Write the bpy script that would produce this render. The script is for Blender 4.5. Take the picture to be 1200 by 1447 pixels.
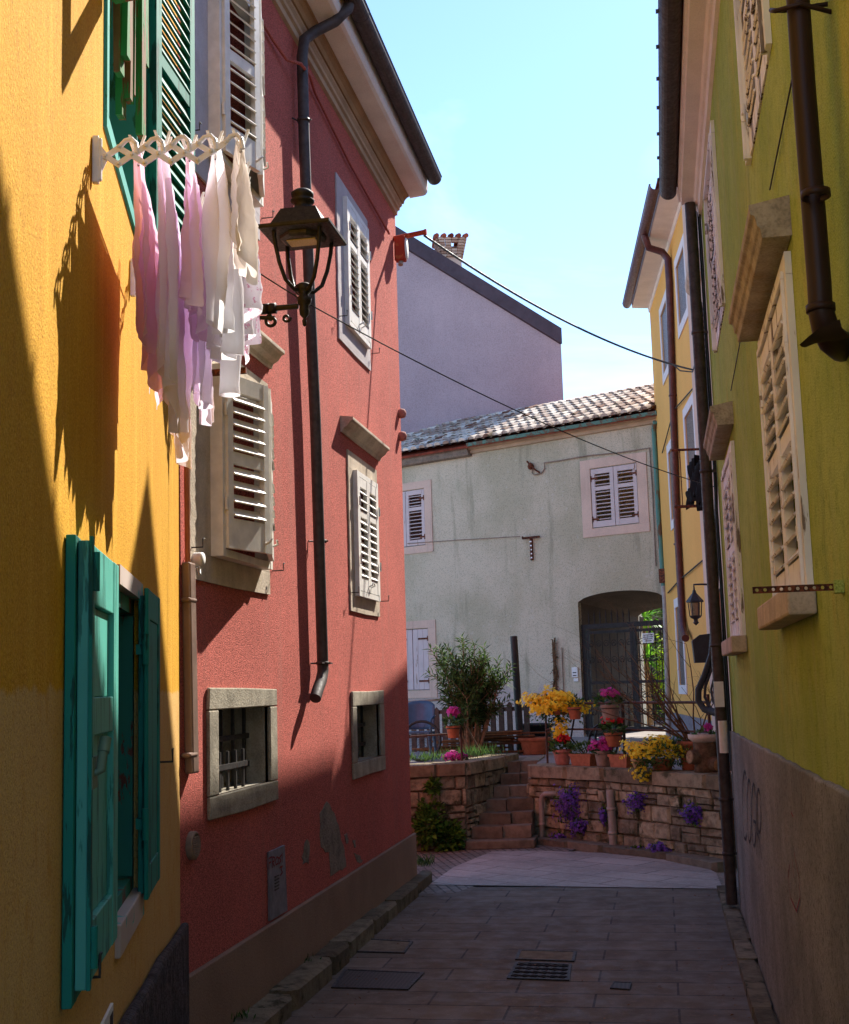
import bpy, bmesh, math, random
from mathutils import Vector, Matrix, noise
random.seed(11)
PI = math.pi
for o in list(bpy.data.objects): bpy.data.objects.remove(o)
SC = bpy.context.scene
COL = SC.collection

# ------------------------------------------------------------------ survey of the place (camera station, frames of the walls)
FPX, CX, CY, CAMH = 1800.0, 600.0, 723.5, 2.2
_vy = Vector((935 - CX, 961 - CY, FPX))
_b = FPX * FPX / ((961 - CY) + .029 * (935 - CX))
_up = Vector((-.029 * _b, -_b, FPX)).normalized()
_Y = _vy.normalized()
_X = _Y.cross(_up)
if _X.x < 0: _X = -_X
CAM = Vector((0, 0, CAMH))
def ray(u, v):
    d = Vector((u - CX, v - CY, FPX))
    return Vector((_X.dot(d), _Y.dot(d), _up.dot(d)))
def hit(u, v, p, n):
    d = ray(u, v)
    return CAM + d * ((Vector(p) - CAM).dot(n) / d.dot(n))
def on_z(u, v, z): return hit(u, v, (0, 0, z), Vector((0, 0, 1)))
def on_y(u, v, y): return hit(u, v, (0, y, 0), Vector((0, 1, 0)))
Z = Vector((0, 0, 1))

class Frame:
    """A wall's own axes: a along it, n out of it, z up."""
    def __init__(s, o, along, out):
        s.o = Vector((o[0], o[1], 0)); s.e = Vector((along[0], along[1], 0)).normalized(); s.m = Vector((out[0], out[1], 0)).normalized()
    def p(s, a, n, z): return s.o + s.e * a + s.m * n + Z * z
    def px(s, u, v, n=0):
        q = hit(u, v, s.o + s.m * n, s.m)
        return (q - s.o).dot(s.e), q.z
    def w(s, u, v, n=0): return hit(u, v, s.o + s.m * n, s.m)

# ------------------------------------------------------------------ mesh builder
class MB:
    def __init__(s): s.v = []; s.f = []; s.t = []; s.s = []; s.mi = []; s.tint = .5; s.sm = False; s.m = 0
    def add(s, vs, fs):
        k = len(s.v); s.v += [Vector(v) for v in vs]
        for f in fs:
            s.f.append([k + i for i in f]); s.t.append(s.tint); s.s.append(s.sm); s.mi.append(s.m)
    def quad(s, *p): s.add(p, [range(len(p))])
    def box(s, c, hx, hy, hz):
        c = Vector(c); hx = Vector(hx); hy = Vector(hy); hz = Vector(hz)
        v = [c + hx * i + hy * j + hz * k for i in (-1, 1) for j in (-1, 1) for k in (-1, 1)]
        s.add(v, [(0, 1, 3, 2), (4, 6, 7, 5), (0, 4, 5, 1), (2, 3, 7, 6), (0, 2, 6, 4), (1, 5, 7, 3)])
    def fbox(s, F, a0, a1, n0, n1, z0, z1):
        s.box(F.p((a0 + a1) / 2, (n0 + n1) / 2, (z0 + z1) / 2), F.e * ((a1 - a0) / 2), F.m * ((n1 - n0) / 2), Z * ((z1 - z0) / 2))
    def rough_box(s, c, hx, hy, hz, j, bev=.15):
        """a dressed block: front-ish edges chipped, corners out of true"""
        c = Vector(c); hx = Vector(hx); hy = Vector(hy); hz = Vector(hz)
        vs = []
        for j2 in (-1, 1 - bev * 2, 1):
            f = 1 if j2 < 1 else 1 - bev * .9
            for i, k in ((-1, -1), (1, -1), (1, 1), (-1, 1)):
                q = c + hx * i * f + hz * k * (f if j2 == 1 else 1) + hy * j2
                vs.append(q + Vector([random.uniform(-j, j) for _ in range(3)]))
        fs = [(3, 2, 1, 0), (8, 9, 10, 11)]
        for r in (0, 4):
            for q in range(4): fs.append((r + q, r + (q + 1) % 4, r + 4 + (q + 1) % 4, r + 4 + q))
        s.add(vs, fs)
    def extr(s, F, prof, a0, a1, caps=True):
        """profile of (n, z) points extruded along the wall"""
        k = len(prof)
        v = [F.p(a0, n, z) for n, z in prof] + [F.p(a1, n, z) for n, z in prof]
        s.add(v, [(i, (i + 1) % k, k + (i + 1) % k, k + i) for i in range(k)])
        if caps:
            s.add(v[:k], [range(k)]); s.add(v[k:], [range(k)])
    def slab(s, F, poly, n0, n1):
        """polygon of (a, z) points on a wall given thickness"""
        k = len(poly)
        v = [F.p(a, n0, z) for a, z in poly] + [F.p(a, n1, z) for a, z in poly]
        s.add(v, [range(k), range(k, 2 * k)] + [(i, (i + 1) % k, k + (i + 1) % k, k + i) for i in range(k)])
    def flat(s, pts, z0, z1):
        k = len(pts)
        v = [(p[0], p[1], z0) for p in pts] + [(p[0], p[1], z1) for p in pts]
        s.add(v, [range(k), range(k, 2 * k)] + [(i, (i + 1) % k, k + (i + 1) % k, k + i) for i in range(k)])
    def tube(s, pts, r, seg=8, caps=True):
        pts = [Vector(p) for p in pts]; n = len(pts)
        rs = r if isinstance(r, (list, tuple)) else [r] * n
        old = s.sm; s.sm = True
        ref = None; rings = []
        for i in range(n):
            t = (pts[min(i + 1, n - 1)] - pts[max(i - 1, 0)]).normalized()
            if ref is None:
                ref = t.orthogonal().normalized()
            else:
                ref = (ref - t * ref.dot(t))
                ref = ref.normalized() if ref.length > 1e-6 else t.orthogonal().normalized()
            b = t.cross(ref)
            rings.append([pts[i] + (ref * math.cos(2 * PI * q / seg) + b * math.sin(2 * PI * q / seg)) * rs[i] for q in range(seg)])
        v = [p for R in rings for p in R]
        s.add(v, [(i * seg + q, i * seg + (q + 1) % seg, (i + 1) * seg + (q + 1) % seg, (i + 1) * seg + q) for i in range(n - 1) for q in range(seg)])
        s.sm = False
        if caps and rs[0] > .002: s.add(rings[0], [range(seg)])
        if caps and rs[-1] > .002: s.add(rings[-1], [range(seg)])
        s.sm = old
    def lathe(s, base, prof, seg=16, tilt=None, sm=True):
        base = Vector(base); old = s.sm; s.sm = sm
        M = tilt or Matrix.Identity(3)
        v = [base + M @ Vector((r * math.cos(2 * PI * q / seg), r * math.sin(2 * PI * q / seg), z)) for r, z in prof for q in range(seg)]
        s.add(v, [(i * seg + q, i * seg + (q + 1) % seg, (i + 1) * seg + (q + 1) % seg, (i + 1) * seg + q) for i in range(len(prof) - 1) for q in range(seg)])
        s.sm = old
    def grid(s, rows, sm=True):
        old = s.sm; s.sm = sm
        c = len(rows[0]); r = len(rows)
        s.add([p for R in rows for p in R], [(i * c + j, i * c + j + 1, (i + 1) * c + j + 1, (i + 1) * c + j) for i in range(r - 1) for j in range(c - 1)])
        s.sm = old
    def leaf(s, p, d, up, L, W, bend=.15):
        p = Vector(p); d = Vector(d).normalized(); sd = d.cross(Vector(up))
        if sd.length < 1e-4: sd = d.orthogonal()
        sd.normalize(); nn = sd.cross(d)
        s.add([p, p + d * L * .45 + sd * W / 2 + nn * bend * L * .3, p + d * L - nn * bend * L, p + d * L * .45 - sd * W / 2 + nn * bend * L * .3], [(0, 1, 2, 3)])
    def build(s, name, mat, parent=None, base=None, label=None, cat=None, group=None, kind=None, bevel=0, solid=0):
        root = parent
        while root is not None and root.parent is not None: root = root.parent
        off = Vector(root['_b']) if root is not None else (Vector(base) if base is not None else Vector((0, 0, 0)))
        me = bpy.data.meshes.new(name)
        me.from_pydata([tuple(v - off) for v in s.v], [], s.f)
        for m in (mat if isinstance(mat, (list, tuple)) else [mat]): me.materials.append(m)
        me.polygons.foreach_set('use_smooth', s.s)
        me.polygons.foreach_set('material_index', s.mi)
        at = me.attributes.new('tint', 'FLOAT', 'FACE'); at.data.foreach_set('value', s.t)
        bm = bmesh.new(); bm.from_mesh(me); bmesh.ops.recalc_face_normals(bm, faces=bm.faces); bm.to_mesh(me); bm.free()
        o = bpy.data.objects.new(name, me); COL.objects.link(o)
        if parent is not None: o.parent = parent
        else: o.location = off; o['_b'] = tuple(off)
        tag(o, label, cat, group, kind)
        if bevel:
            b = o.modifiers.new('edge', 'BEVEL'); b.width = bevel; b.segments = 2; b.limit_method = 'ANGLE'; b.angle_limit = math.radians(40)
        if solid:
            b = o.modifiers.new('thick', 'SOLIDIFY'); b.thickness = solid; b.offset = 0
        return o

def tag(o, label=None, cat=None, group=None, kind=None):
    if label: o['label'] = label
    if cat: o['category'] = cat
    if group: o['group'] = group
    if kind: o['kind'] = kind
    return o
def thing(name, label, cat, base, group=None):
    o = bpy.data.objects.new(name, None); COL.objects.link(o)
    o.location = base; o['_b'] = tuple(base); o.empty_display_size = .2
    return tag(o, label, cat, group)
def box_of(name, mat, parent, *args, **kw):
    mb = MB(); mb.fbox(*args); return mb.build(name, mat, parent, **kw)
def copy_tree(o, parent=None):
    c = o.copy(); COL.objects.link(c)
    if parent is not None: c.parent = parent
    for ch in list(o.children): copy_tree(ch, c)
    return c

# ------------------------------------------------------------------ materials
def srgb(h):
    h = h.lstrip('#'); c = [int(h[i:i + 2], 16) / 255 for i in (0, 2, 4)]
    return tuple([x / 12.92 if x < .04045 else ((x + .055) / 1.055) ** 2.4 for x in c] + [1])
class G:
    """small shader graph helper"""
    def __init__(s, name, rough=.85, metal=0, spec=.3):
        s.m = bpy.data.materials.new(name); s.m.use_nodes = True
        s.nt = s.m.node_tree; s.N = s.nt.nodes; s.L = s.nt.links
        s.b = s.N['Principled BSDF']; s.b.inputs['Roughness'].default_value = rough; s.b.inputs['Metallic'].default_value = metal
        s.b.inputs['Specular IOR Level'].default_value = spec
        s.geo = s.N.new('ShaderNodeNewGeometry'); s.pos = s.geo.outputs['Position']
    def val(s, sock, x):
        if hasattr(x, 'is_linked') or hasattr(x, 'links'): s.L.new(x, sock)
        else: sock.default_value = x
    def mapping(s, scale=(1, 1, 1), rot=(0, 0, 0), loc=(0, 0, 0), src=None):
        n = s.N.new('ShaderNodeMapping'); n.inputs['Scale'].default_value = scale; n.inputs['Rotation'].default_value = rot; n.inputs['Location'].default_value = loc
        s.L.new(src or s.pos, n.inputs['Vector']); return n.outputs[0]
    def noise(s, scale, detail=4, rough=.55, vec=None, dist=0):
        n = s.N.new('ShaderNodeTexNoise'); n.inputs['Scale'].default_value = scale; n.inputs['Detail'].default_value = detail
        n.inputs['Roughness'].default_value = rough; n.inputs['Distortion'].default_value = dist
        s.L.new(vec or s.pos, n.inputs['Vector']); return n.outputs['Fac']
    def voro(s, scale, vec=None, feat='F1'):
        n = s.N.new('ShaderNodeTexVoronoi'); n.inputs['Scale'].default_value = scale; n.feature = feat
        s.L.new(vec or s.pos, n.inputs['Vector']); return n
    def ramp(s, fac, a, b, c0=0., c1=1.):
        n = s.N.new('ShaderNodeMapRange'); n.inputs[1].default_value = a; n.inputs[2].default_value = b; n.inputs[3].default_value = c0; n.inputs[4].default_value = c1
        n.interpolation_type = 'SMOOTHSTEP'
        s.L.new(fac, n.inputs[0]); return n.outputs[0]
    def math(s, op, a, b=0., c=0.):
        n = s.N.new('ShaderNodeMath'); n.operation = op
        for i, x in enumerate((a, b, c)): s.val(n.inputs[i], x)
        return n.outputs[0]
    def mix(s, fac, a, b, mode='MIX'):
        n = s.N.new('ShaderNodeMix'); n.data_type = 'RGBA'; n.blend_type = mode
        s.val(n.inputs[0], fac); s.val(n.inputs[6], a); s.val(n.inputs[7], b); return n.outputs[2]
    def z(s):
        n = s.N.new('ShaderNodeSeparateXYZ'); s.L.new(s.pos, n.inputs[0]); return n.outputs
    def attr(s, name='tint'):
        n = s.N.new('ShaderNodeAttribute'); n.attribute_name = name; return n.outputs['Fac']
    def color(s, c): s.val(s.b.inputs['Base Color'], c)
    def rough(s, c): s.val(s.b.inputs['Roughness'], c)
    def bump(s, h, dist=.01, strength=1., prev=None):
        n = s.N.new('ShaderNodeBump'); n.inputs['Distance'].default_value = dist; n.inputs['Strength'].default_value = strength
        s.L.new(h, n.inputs['Height'])
        if prev is not None: s.L.new(prev, n.inputs['Normal'])
        s.L.new(n.outputs[0], s.b.inputs['Normal']); return n.outputs[0]
def shade(c, k): return (c[0] * k, c[1] * k, c[2] * k, 1)

def stucco(name, base, grain=120, gstr=.5, gdist=.004, var=.18, blot=1.2, speck=.25, streak=0., stain=None):
    g = G(name, .92, 0, .15)
    b = srgb(base) if isinstance(base, str) else base
    n1 = g.noise(blot, 6, .6); n2 = g.noise(grain * 1.3, 2, .6)
    c = g.mix(g.ramp(n1, .3, .7), shade(b, 1 - var), shade(b, 1 + var * .6))
    c = g.mix(g.math('MULTIPLY', g.ramp(n2, .35, .7), speck), c, shade(b, 1.7))
    c = g.mix(g.math('MULTIPLY', g.ramp(n2, .5, .3), speck), c, shade(b, .35))
    if streak:
        st = g.noise(6, 4, .6, g.mapping((1, 1, .06)))
        c = g.mix(g.math('MULTIPLY', g.ramp(st, .5, .72), streak), c, stain or shade(b, .55))
    g.color(c)
    v = g.noise(grain, 3, .7); p = g.bump(v, gdist * 3, gstr)
    g.bump(g.noise(3.5, 4, .6), .03, .35, p)
    return g.m
def plain(name, base, rough=.6, metal=0, spec=.4, var=.2, scale=8, bump=.2, bscale=60):
    g = G(name, rough, metal, spec); b = srgb(base) if isinstance(base, str) else base
    n = g.noise(scale, 5, .6); g.color(g.mix(g.ramp(n, .3, .7), shade(b, 1 - var), shade(b, 1 + var)))
    g.rough(g.ramp(g.noise(scale * 3, 3), .3, .7, max(0, rough - .12), min(1, rough + .12)))
    if bump: g.bump(g.noise(bscale, 3), .003, bump)
    return g.m
def peel(name, paint, under, amount=.5, scale=14, stretch=.25, rough=.75, bump=.5):
    g = G(name, rough, 0, .25); a = srgb(paint); b = srgb(under)
    n = g.noise(scale, 6, .65, g.mapping((1, 1, stretch)))
    k = g.ramp(n, amount - .02, amount + .02)
    c = g.mix(k, g.mix(g.noise(5, 4), shade(a, .82), shade(a, 1.1)), g.mix(g.noise(22, 4), shade(b, .6), shade(b, 1.25)))
    g.color(c); g.bump(g.math('MULTIPLY', k, -1.), .004, bump); return g.m
def tinted(name, lo, hi, rough=.9, var=.3, scale=20, moss=None, bump=.5, bscale=50, bdist=.01):
    g = G(name, rough, 0, .2)
    c = g.mix(g.attr(), srgb(lo), srgb(hi))
    n = g.noise(scale, 5, .65)
    c = g.mix(g.math('MULTIPLY', g.ramp(n, .35, .7), var), c, srgb('#1c1712'))
    if moss: c = g.mix(g.ramp(g.noise(3.5, 5, .65), .56, .66, 0, .8), c, srgb(moss))
    g.color(c); g.bump(g.noise(bscale, 4, .65), bdist, bump); return g.m
def leafmat(name, lo, hi, rough=.5, trans=.25):
    g = G(name, rough, 0, .35)
    c = g.mix(g.attr(), srgb(lo), srgb(hi)); g.color(c)
    t = g.N.new('ShaderNodeBsdfTranslucent'); g.L.new(c, t.inputs[0])
    mx = g.N.new('ShaderNodeMixShader'); mx.inputs[0].default_value = trans
    g.L.new(g.b.outputs[0], mx.inputs[1]); g.L.new(t.outputs[0], mx.inputs[2])
    g.L.new(mx.outputs[0], g.N['Material Output'].inputs[0]); return g.m

M = {}
M['pink'] = stucco('pink_render', (.51, .132, .104, 1), 105, 1., .006, .2, 1.1, .8, .4, (.46, .175, .14, 1))
M['pink_plinth'] = stucco('plinth_render', (.27, .18, .13, 1), 70, .5, .004, .2, 1.3, .2)
M['patch'] = stucco('bare_mortar', (.23, .19, .155, 1), 40, .8, .006, .35, 6, .3)
M['stone'] = stucco('grey_stone', (.36, .32, .25, 1), 60, .6, .004, .35, 5, .25, .4, (.14, .12, .09, 1))
M['stone_warm'] = stucco('pale_stone', (.55, .46, .36, 1), 60, .5, .003, .22, 5, .15, .3, (.3, .22, .13, 1))
M['surround'] = stucco('painted_surround', (.50, .45, .46, 1), 60, .35, .002, .12, 5, .1)
M['soffit'] = stucco('soffit_render', (.78, .73, .69, 1), 80, .4, .002, .08, 3, .1)
M['cornice'] = stucco('cornice_brown', (.36, .225, .12, 1), 80, .3, .002, .15, 3, .15)
M['cornice_pale'] = stucco('cornice_pale', (.47, .35, .24, 1), 80, .3, .002, .15, 3, .15)
M['gutter'] = plain('brown_gutter_metal', (.052, .038, .036, 1), .62, .1, .5, .3, 12, .25, 30)
M['maroon'] = plain('maroon_gutter_metal', (.085, .022, .022, 1), .4, .2, .5, .25, 10, .15)
M['verd'] = peel('verdigris_pipe', '#5b8c82', '#6d5a48', .54, 9, .2)
M['verd_gutter'] = peel('verdigris_gutter', '#5f8276', '#6d5f50', .52, 7, 1)
M['shutter'] = plain('cream_shutter_paint', (.80, .76, .69, 1), .55, 0, .4, .1, 9, .3, 90)
M['shutter_w'] = plain('white_shutter_paint', (.80, .77, .72, 1), .55, 0, .4, .07, 9, .25, 90)
M['shutter_pink'] = peel('old_pinkwhite_paint', '#cfc0bd', '#8a6a4c', .66, 13, .12)
M['shutter_old'] = peel('flaked_cream_paint', '#eef0f2', '#857a70', .6, 16, .12)
M['shutter_dry'] = peel('flaked_white_paint', '#eeeef0', '#62564c', .54, 15, .08)
M['dark'] = plain('dark_room', (.02, .017, .016, 1), .9, 0, .1, .2, 2, 0)
M['darkred'] = plain('dark_red_frame', (.045, .012, .012, 1), .6, 0, .3, .2, 5, .1)
M['iron'] = plain('wrought_iron', (.055, .05, .048, 1), .55, .6, .4, .3, 20, .3)
M['iron_lamp'] = plain('lamp_iron', (.017, .0145, .012, 1), .55, .3, .4, .4, 25, .4)
M['rust'] = peel('rusty_iron', '#4a2a1f', '#7a4128', .5, 30, 1)
M['steel'] = plain('grey_cabinet_paint', (.20, .20, .235, 1), .5, .2, .4, .2, 6, .15)
M['ledlens'] = plain('lamp_lens', (.55, .45, .22, 1), .3, 0, .5, .2, 200, .6, 250)
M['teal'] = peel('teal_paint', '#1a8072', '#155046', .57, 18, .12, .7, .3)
M['teal_lit'] = peel('teal_paint_sunlit', '#4fa899', '#337c70', .56, 16, .12, .55, .3)  # teal paint with the sunlight on the front leaf put into the colour
M['green_old'] = peel('flaked_green_paint', '#2f7a3c', '#7a4f2c', .50, 12, .12)
M['teal_peel'] = peel('flaked_teal_paint', '#2c7b6c', '#6a4036', .55, 9, .3)
M['lintel'] = peel('lintel_paint', '#b9aaa2', '#5fb0a8', .6, 8, 1)
M['wood'] = plain('bare_brown_wood', (.16, .075, .035, 1), .8, 0, .2, .35, 14, .5, 60)
M['rack'] = plain('cream_rack_enamel', (.78, .80, .86, 1), .4, 0, .5, .12, 15, .1)
M['pvc'] = plain('beige_pvc', (.36, .31, .26, 1), .5, 0, .4, .15, 10, .1)
M['conduit'] = plain('copper_conduit', (.42, .14, .07, 1), .5, 0, .4, .15, 10, .1)
M['cover'] = plain('brown_conduit_cover', (.27, .18, .14, 1), .42, .1, .4, .15, 6, .1)
M['white'] = plain('white_plastic', (.75, .74, .71, 1), .45, 0, .4, .06, 10, .05)
M['redbox'] = peel('red_box_paint', '#b5432c', '#c8693c', .6, 10, 1)
M['cable'] = plain('black_cable', (.03, .03, .032, 1), .6, 0, .3, .1, 10, 0)
M['steelcable'] = plain('grey_blue_cable', (.09, .12, .13, 1), .6, 0, .3, .1, 10, 0)
M['terra'] = plain('terracotta', (.36, .125, .062, 1), .8, 0, .2, .2, 14, .3)
M['terra_pink'] = plain('pinkish_clay', (.42, .17, .13, 1), .8, 0, .2, .2, 14, .3)
M['clay_grey'] = plain('greyish_clay', (.27, .20, .155, 1), .85, 0, .2, .2, 14, .3)
M['clay_yel'] = plain('ochre_clay', (.42, .28, .13, 1), .8, 0, .2, .2, 14, .3)
M['black_pl'] = plain('black_plastic', (.018, .018, .02, 1), .5, 0, .4, .2, 10, .1)
M['blue_pl'] = plain('blue_plastic', (.05, .11, .19, 1), .4, 0, .4, .15, 8, .05)
M['soil'] = plain('dark_soil', (.03, .02, .013, 1), .95, 0, .1, .4, 30, .8)
M['gate_iron'] = plain('dark_gate_iron', (.022, .017, .016, 1), .6, .2, .3, .3, 12, .3)
M['picket'] = plain('brown_fence_paint', (.085, .04, .026, 1), .7, 0, .3, .25, 12, .4)
M['bark'] = plain('pale_brown_bark', (.23, .15, .085, 1), .9, 0, .2, .35, 20, .8)
M['twig'] = plain('bare_twigs', (.15, .085, .045, 1), .9, 0, .2, .3, 20, .3)
# ---- special surfaces
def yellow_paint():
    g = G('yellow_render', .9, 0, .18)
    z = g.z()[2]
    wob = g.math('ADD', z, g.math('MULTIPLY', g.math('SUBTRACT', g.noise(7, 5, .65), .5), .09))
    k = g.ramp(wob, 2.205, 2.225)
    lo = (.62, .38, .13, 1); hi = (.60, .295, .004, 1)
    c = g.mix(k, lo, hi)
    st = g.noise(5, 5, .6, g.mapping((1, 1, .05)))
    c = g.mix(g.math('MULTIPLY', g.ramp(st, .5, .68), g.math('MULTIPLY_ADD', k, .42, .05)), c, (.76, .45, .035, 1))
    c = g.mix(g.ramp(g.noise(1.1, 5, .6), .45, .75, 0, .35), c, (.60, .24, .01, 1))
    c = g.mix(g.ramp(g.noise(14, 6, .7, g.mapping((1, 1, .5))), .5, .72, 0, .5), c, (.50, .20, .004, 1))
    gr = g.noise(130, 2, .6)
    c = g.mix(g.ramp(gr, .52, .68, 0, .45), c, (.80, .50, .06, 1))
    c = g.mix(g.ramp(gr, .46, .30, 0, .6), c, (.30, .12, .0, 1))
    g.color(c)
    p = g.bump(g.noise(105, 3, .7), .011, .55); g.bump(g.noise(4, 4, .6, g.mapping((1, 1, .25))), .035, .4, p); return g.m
M['yellow'] = yellow_paint()
def green_paint():
    g = G('green_render', .92, 0, .15)
    st = g.noise(3.2, 6, .65, g.mapping((1, 1, .2)))
    big = g.noise(.9, 4, .6)
    c = g.mix(g.ramp(big, .35, .65), (.33, .43, .05, 1), (.46, .54, .11, 1))
    c = g.mix(g.ramp(st, .48, .68, 0, .45), c, (.40, .43, .14, 1))
    c = g.mix(g.ramp(g.noise(5, 6, .7, g.mapping((1, 1, .3))), .54, .72, 0, .5), c, (.13, .22, .035, 1))
    c = g.mix(g.ramp(g.noise(1.7, 6, .65, g.mapping((1, 1, .6))), .52, .68, 0, .6), c, (.52, .45, .07, 1))
    c = g.mix(g.ramp(g.noise(11, 7, .75), .48, .66, 0, .6), c, (.20, .29, .03, 1))
    gr = g.noise(150, 2, .6)
    c = g.mix(g.ramp(gr, .5, .68, 0, .6), c, (.62, .68, .22, 1))
    c = g.mix(g.ramp(gr, .48, .3, 0, .6), c, (.06, .10, .012, 1))
    g.color(c); p = g.bump(g.noise(95, 3, .7), .013, .7); g.bump(g.noise(3, 4), .03, .3, p); return g.m
M['green'] = green_paint()
def plinth_grey():
    g = G('grey_concrete_plinth', .92, 0, .15)
    st = g.noise(6, 6, .7, g.mapping((1, 1, .16)))
    c = g.mix(g.ramp(g.noise(1.5, 5), .35, .65), (.20, .20, .185, 1), (.31, .305, .285, 1))
    c = g.mix(g.ramp(st, .52, .74, 0, .45), c, (.36, .31, .27, 1))
    c = g.mix(g.ramp(g.noise(45, 5, .75), .5, .36, 0, .8), c, (.075, .068, .066, 1))
    g.color(c); p = g.bump(g.noise(50, 4, .7), .012, .6); g.bump(g.noise(2.5, 4), .03, .4, p); return g.m
M['plinth_grey'] = plinth_grey()
def facade():
    g = G('faded_green_render', .92, 0, .15)
    c = g.mix(g.ramp(g.noise(.55, 6, .6), .36, .64), (.47, .42, .29, 1), (.62, .54, .40, 1))
    st = g.noise(3.0, 5, .6, g.mapping((1, 1, .14)))
    c = g.mix(g.ramp(st, .52, .70, 0, .75), c, (.30, .28, .19, 1))
    c = g.mix(g.ramp(g.noise(9, 5, .7), .58, .7, 0, .45), c, (.62, .58, .49, 1))
    z = g.z()[2]
    low = g.math('ADD', z, g.math('MULTIPLY', g.math('SUBTRACT', g.noise(1.3, 5, .65), .5), 1.5))
    c = g.mix(g.ramp(low, 2.15, 2.05, 0, .8), c, (.50, .42, .39, 1))
    c = g.mix(g.ramp(g.noise(45, 2), .5, .35, 0, .4), c, (.15, .15, .12, 1))
    g.color(c); p = g.bump(g.noise(30, 3, .7), .015, .45); g.bump(g.noise(2, 5), .05, .4, p); return g.m
M['facade'] = facade()
M['grey_wall'] = stucco('lilac_grey_render', (.37, .30, .325, 1), 30, .4, .004, .13, .5, .2, .2, (.30, .25, .27, 1))
M['yellow_r'] = stucco('warm_yellow_render', (.78, .43, .12, 1), 40, .3, .003, .06, .8, .1)
M['pale_r'] = stucco('pale_pink_render', (.64, .47, .37, 1), 40, .4, .003, .12, 1.5, .1, .3)
M['frame_white'] = stucco('white_window_surround', (.72, .69, .68, 1), 60, .2, .001, .06, 5, .05)
M['tile'] = tinted('old_roof_tiles', '#7d5543', '#f0e4d2', .9, .4, 9, '#4a4228', .5, 40, .008)
M['tile_red'] = tinted('red_roof_tiles', '#6b2a20', '#a4553f', .9, .5, 9, None, .4, 40, .006)
M['rubble'] = tinted('sandstone_blocks', '#7d7360', '#c6b694', .95, .6, 9, '#2b3014', .9, 28, .02)
M['mortar'] = stucco('wall_mortar', (.13, .095, .06, 1), 40, .8, .008, .3, 4, .3)
M['cap'] = tinted('coping_stone', '#7a6c55', '#a39376', .95, .5, 8, '#3b3a22', .8, 40, .012)
M['step'] = tinted('step_stone', '#6e6455', '#8f8473', .95, .4, 8, None, .6, 50, .01)
M['kerb'] = tinted('kerb_stone', '#615746', '#8b806b', .95, .55, 7, '#2c3016', .9, 45, .014)
M['terrace'] = stucco('terrace_concrete', (.27, .24, .22, 1), 40, .4, .004, .25, 2, .2)
M['brick'] = tinted('chimney_brick', '#a9826c', '#d8bfa9', .9, .35, 20, None, .5, 50, .006)
M['plank'] = tinted('weathered_planks', '#5a3a26', '#a3714b', .9, .4, 16, None, .4, 60, .004)
def paving(name, lo, hi, bw, bh, rot, mort, joint, off=.5, bump=.35, rough=.75):
    g = G(name, rough, 0, .3)
    v = g.mapping((1, 1, 1), (0, 0, rot))
    b = g.N.new('ShaderNodeTexBrick'); g.L.new(v, b.inputs['Vector'])
    b.inputs['Scale'].default_value = 1; b.inputs['Brick Width'].default_value = bw; b.inputs['Row Height'].default_value = bh
    b.inputs['Mortar Size'].default_value = mort; b.inputs['Mortar Smooth'].default_value = .3; b.offset = off
    b.inputs['Color1'].default_value = lo; b.inputs['Color2'].default_value = hi; b.inputs['Mortar'].default_value = joint
    c = g.mix(g.ramp(g.noise(1.2, 5, .6), .35, .7, 0, .55), b.outputs[0], shade(lo, .55))
    c = g.mix(g.ramp(g.noise(14, 6, .7), .5, .75, 0, .5), c, shade(hi, 1.5))
    c = g.mix(g.ramp(g.noise(90, 3, .7), .5, .3, 0, .5), c, shade(lo, .45))
    g.color(c); g.rough(g.ramp(g.noise(5, 4), .3, .7, rough - .2, rough + .1))
    p = g.bump(b.outputs['Fac'], .012, -.9); p = g.bump(g.noise(55, 4, .7), .006, bump, p); g.bump(g.noise(6, 3), .012, .5, p)
    return g.m
M['pave'] = paving('dark_street_slabs', (.125, .093, .066, 1), (.175, .135, .10, 1), 1.15, .38, 0.0, .010, (.035, .026, .02, 1))
M['pave_pale'] = paving('pale_new_slabs', (.36, .31, .275, 1), (.44, .38, .34, 1), .9, .45, math.radians(33), .011, (.13, .105, .10, 1), .5, .3)
M['cobble'] = paving('grey_cobbles', (.19, .155, .125, 1), (.27, .22, .185, 1), .2, .1, math.radians(70), .014, (.05, .04, .03, 1))
M['earth'] = stucco('bare_ground', (.30, .26, .22, 1), 30, .6, .01, .3, .7, .3)
def cast_iron(name, scale):
    g = G(name, .55, .5, .4)
    ch = g.N.new('ShaderNodeTexChecker'); ch.inputs['Scale'].default_value = scale; g.L.new(g.mapping((1, 1, 0), (0, 0, .78)), ch.inputs['Vector'])
    g.color(g.mix(ch.outputs['Fac'], (.035, .028, .024, 1), (.075, .06, .05, 1))); p = g.bump(ch.outputs['Fac'], .006, 1.); g.bump(g.noise(80, 3), .003, .4, p); return g.m
M['castiron'] = cast_iron('cast_iron_cover', 46)
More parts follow.
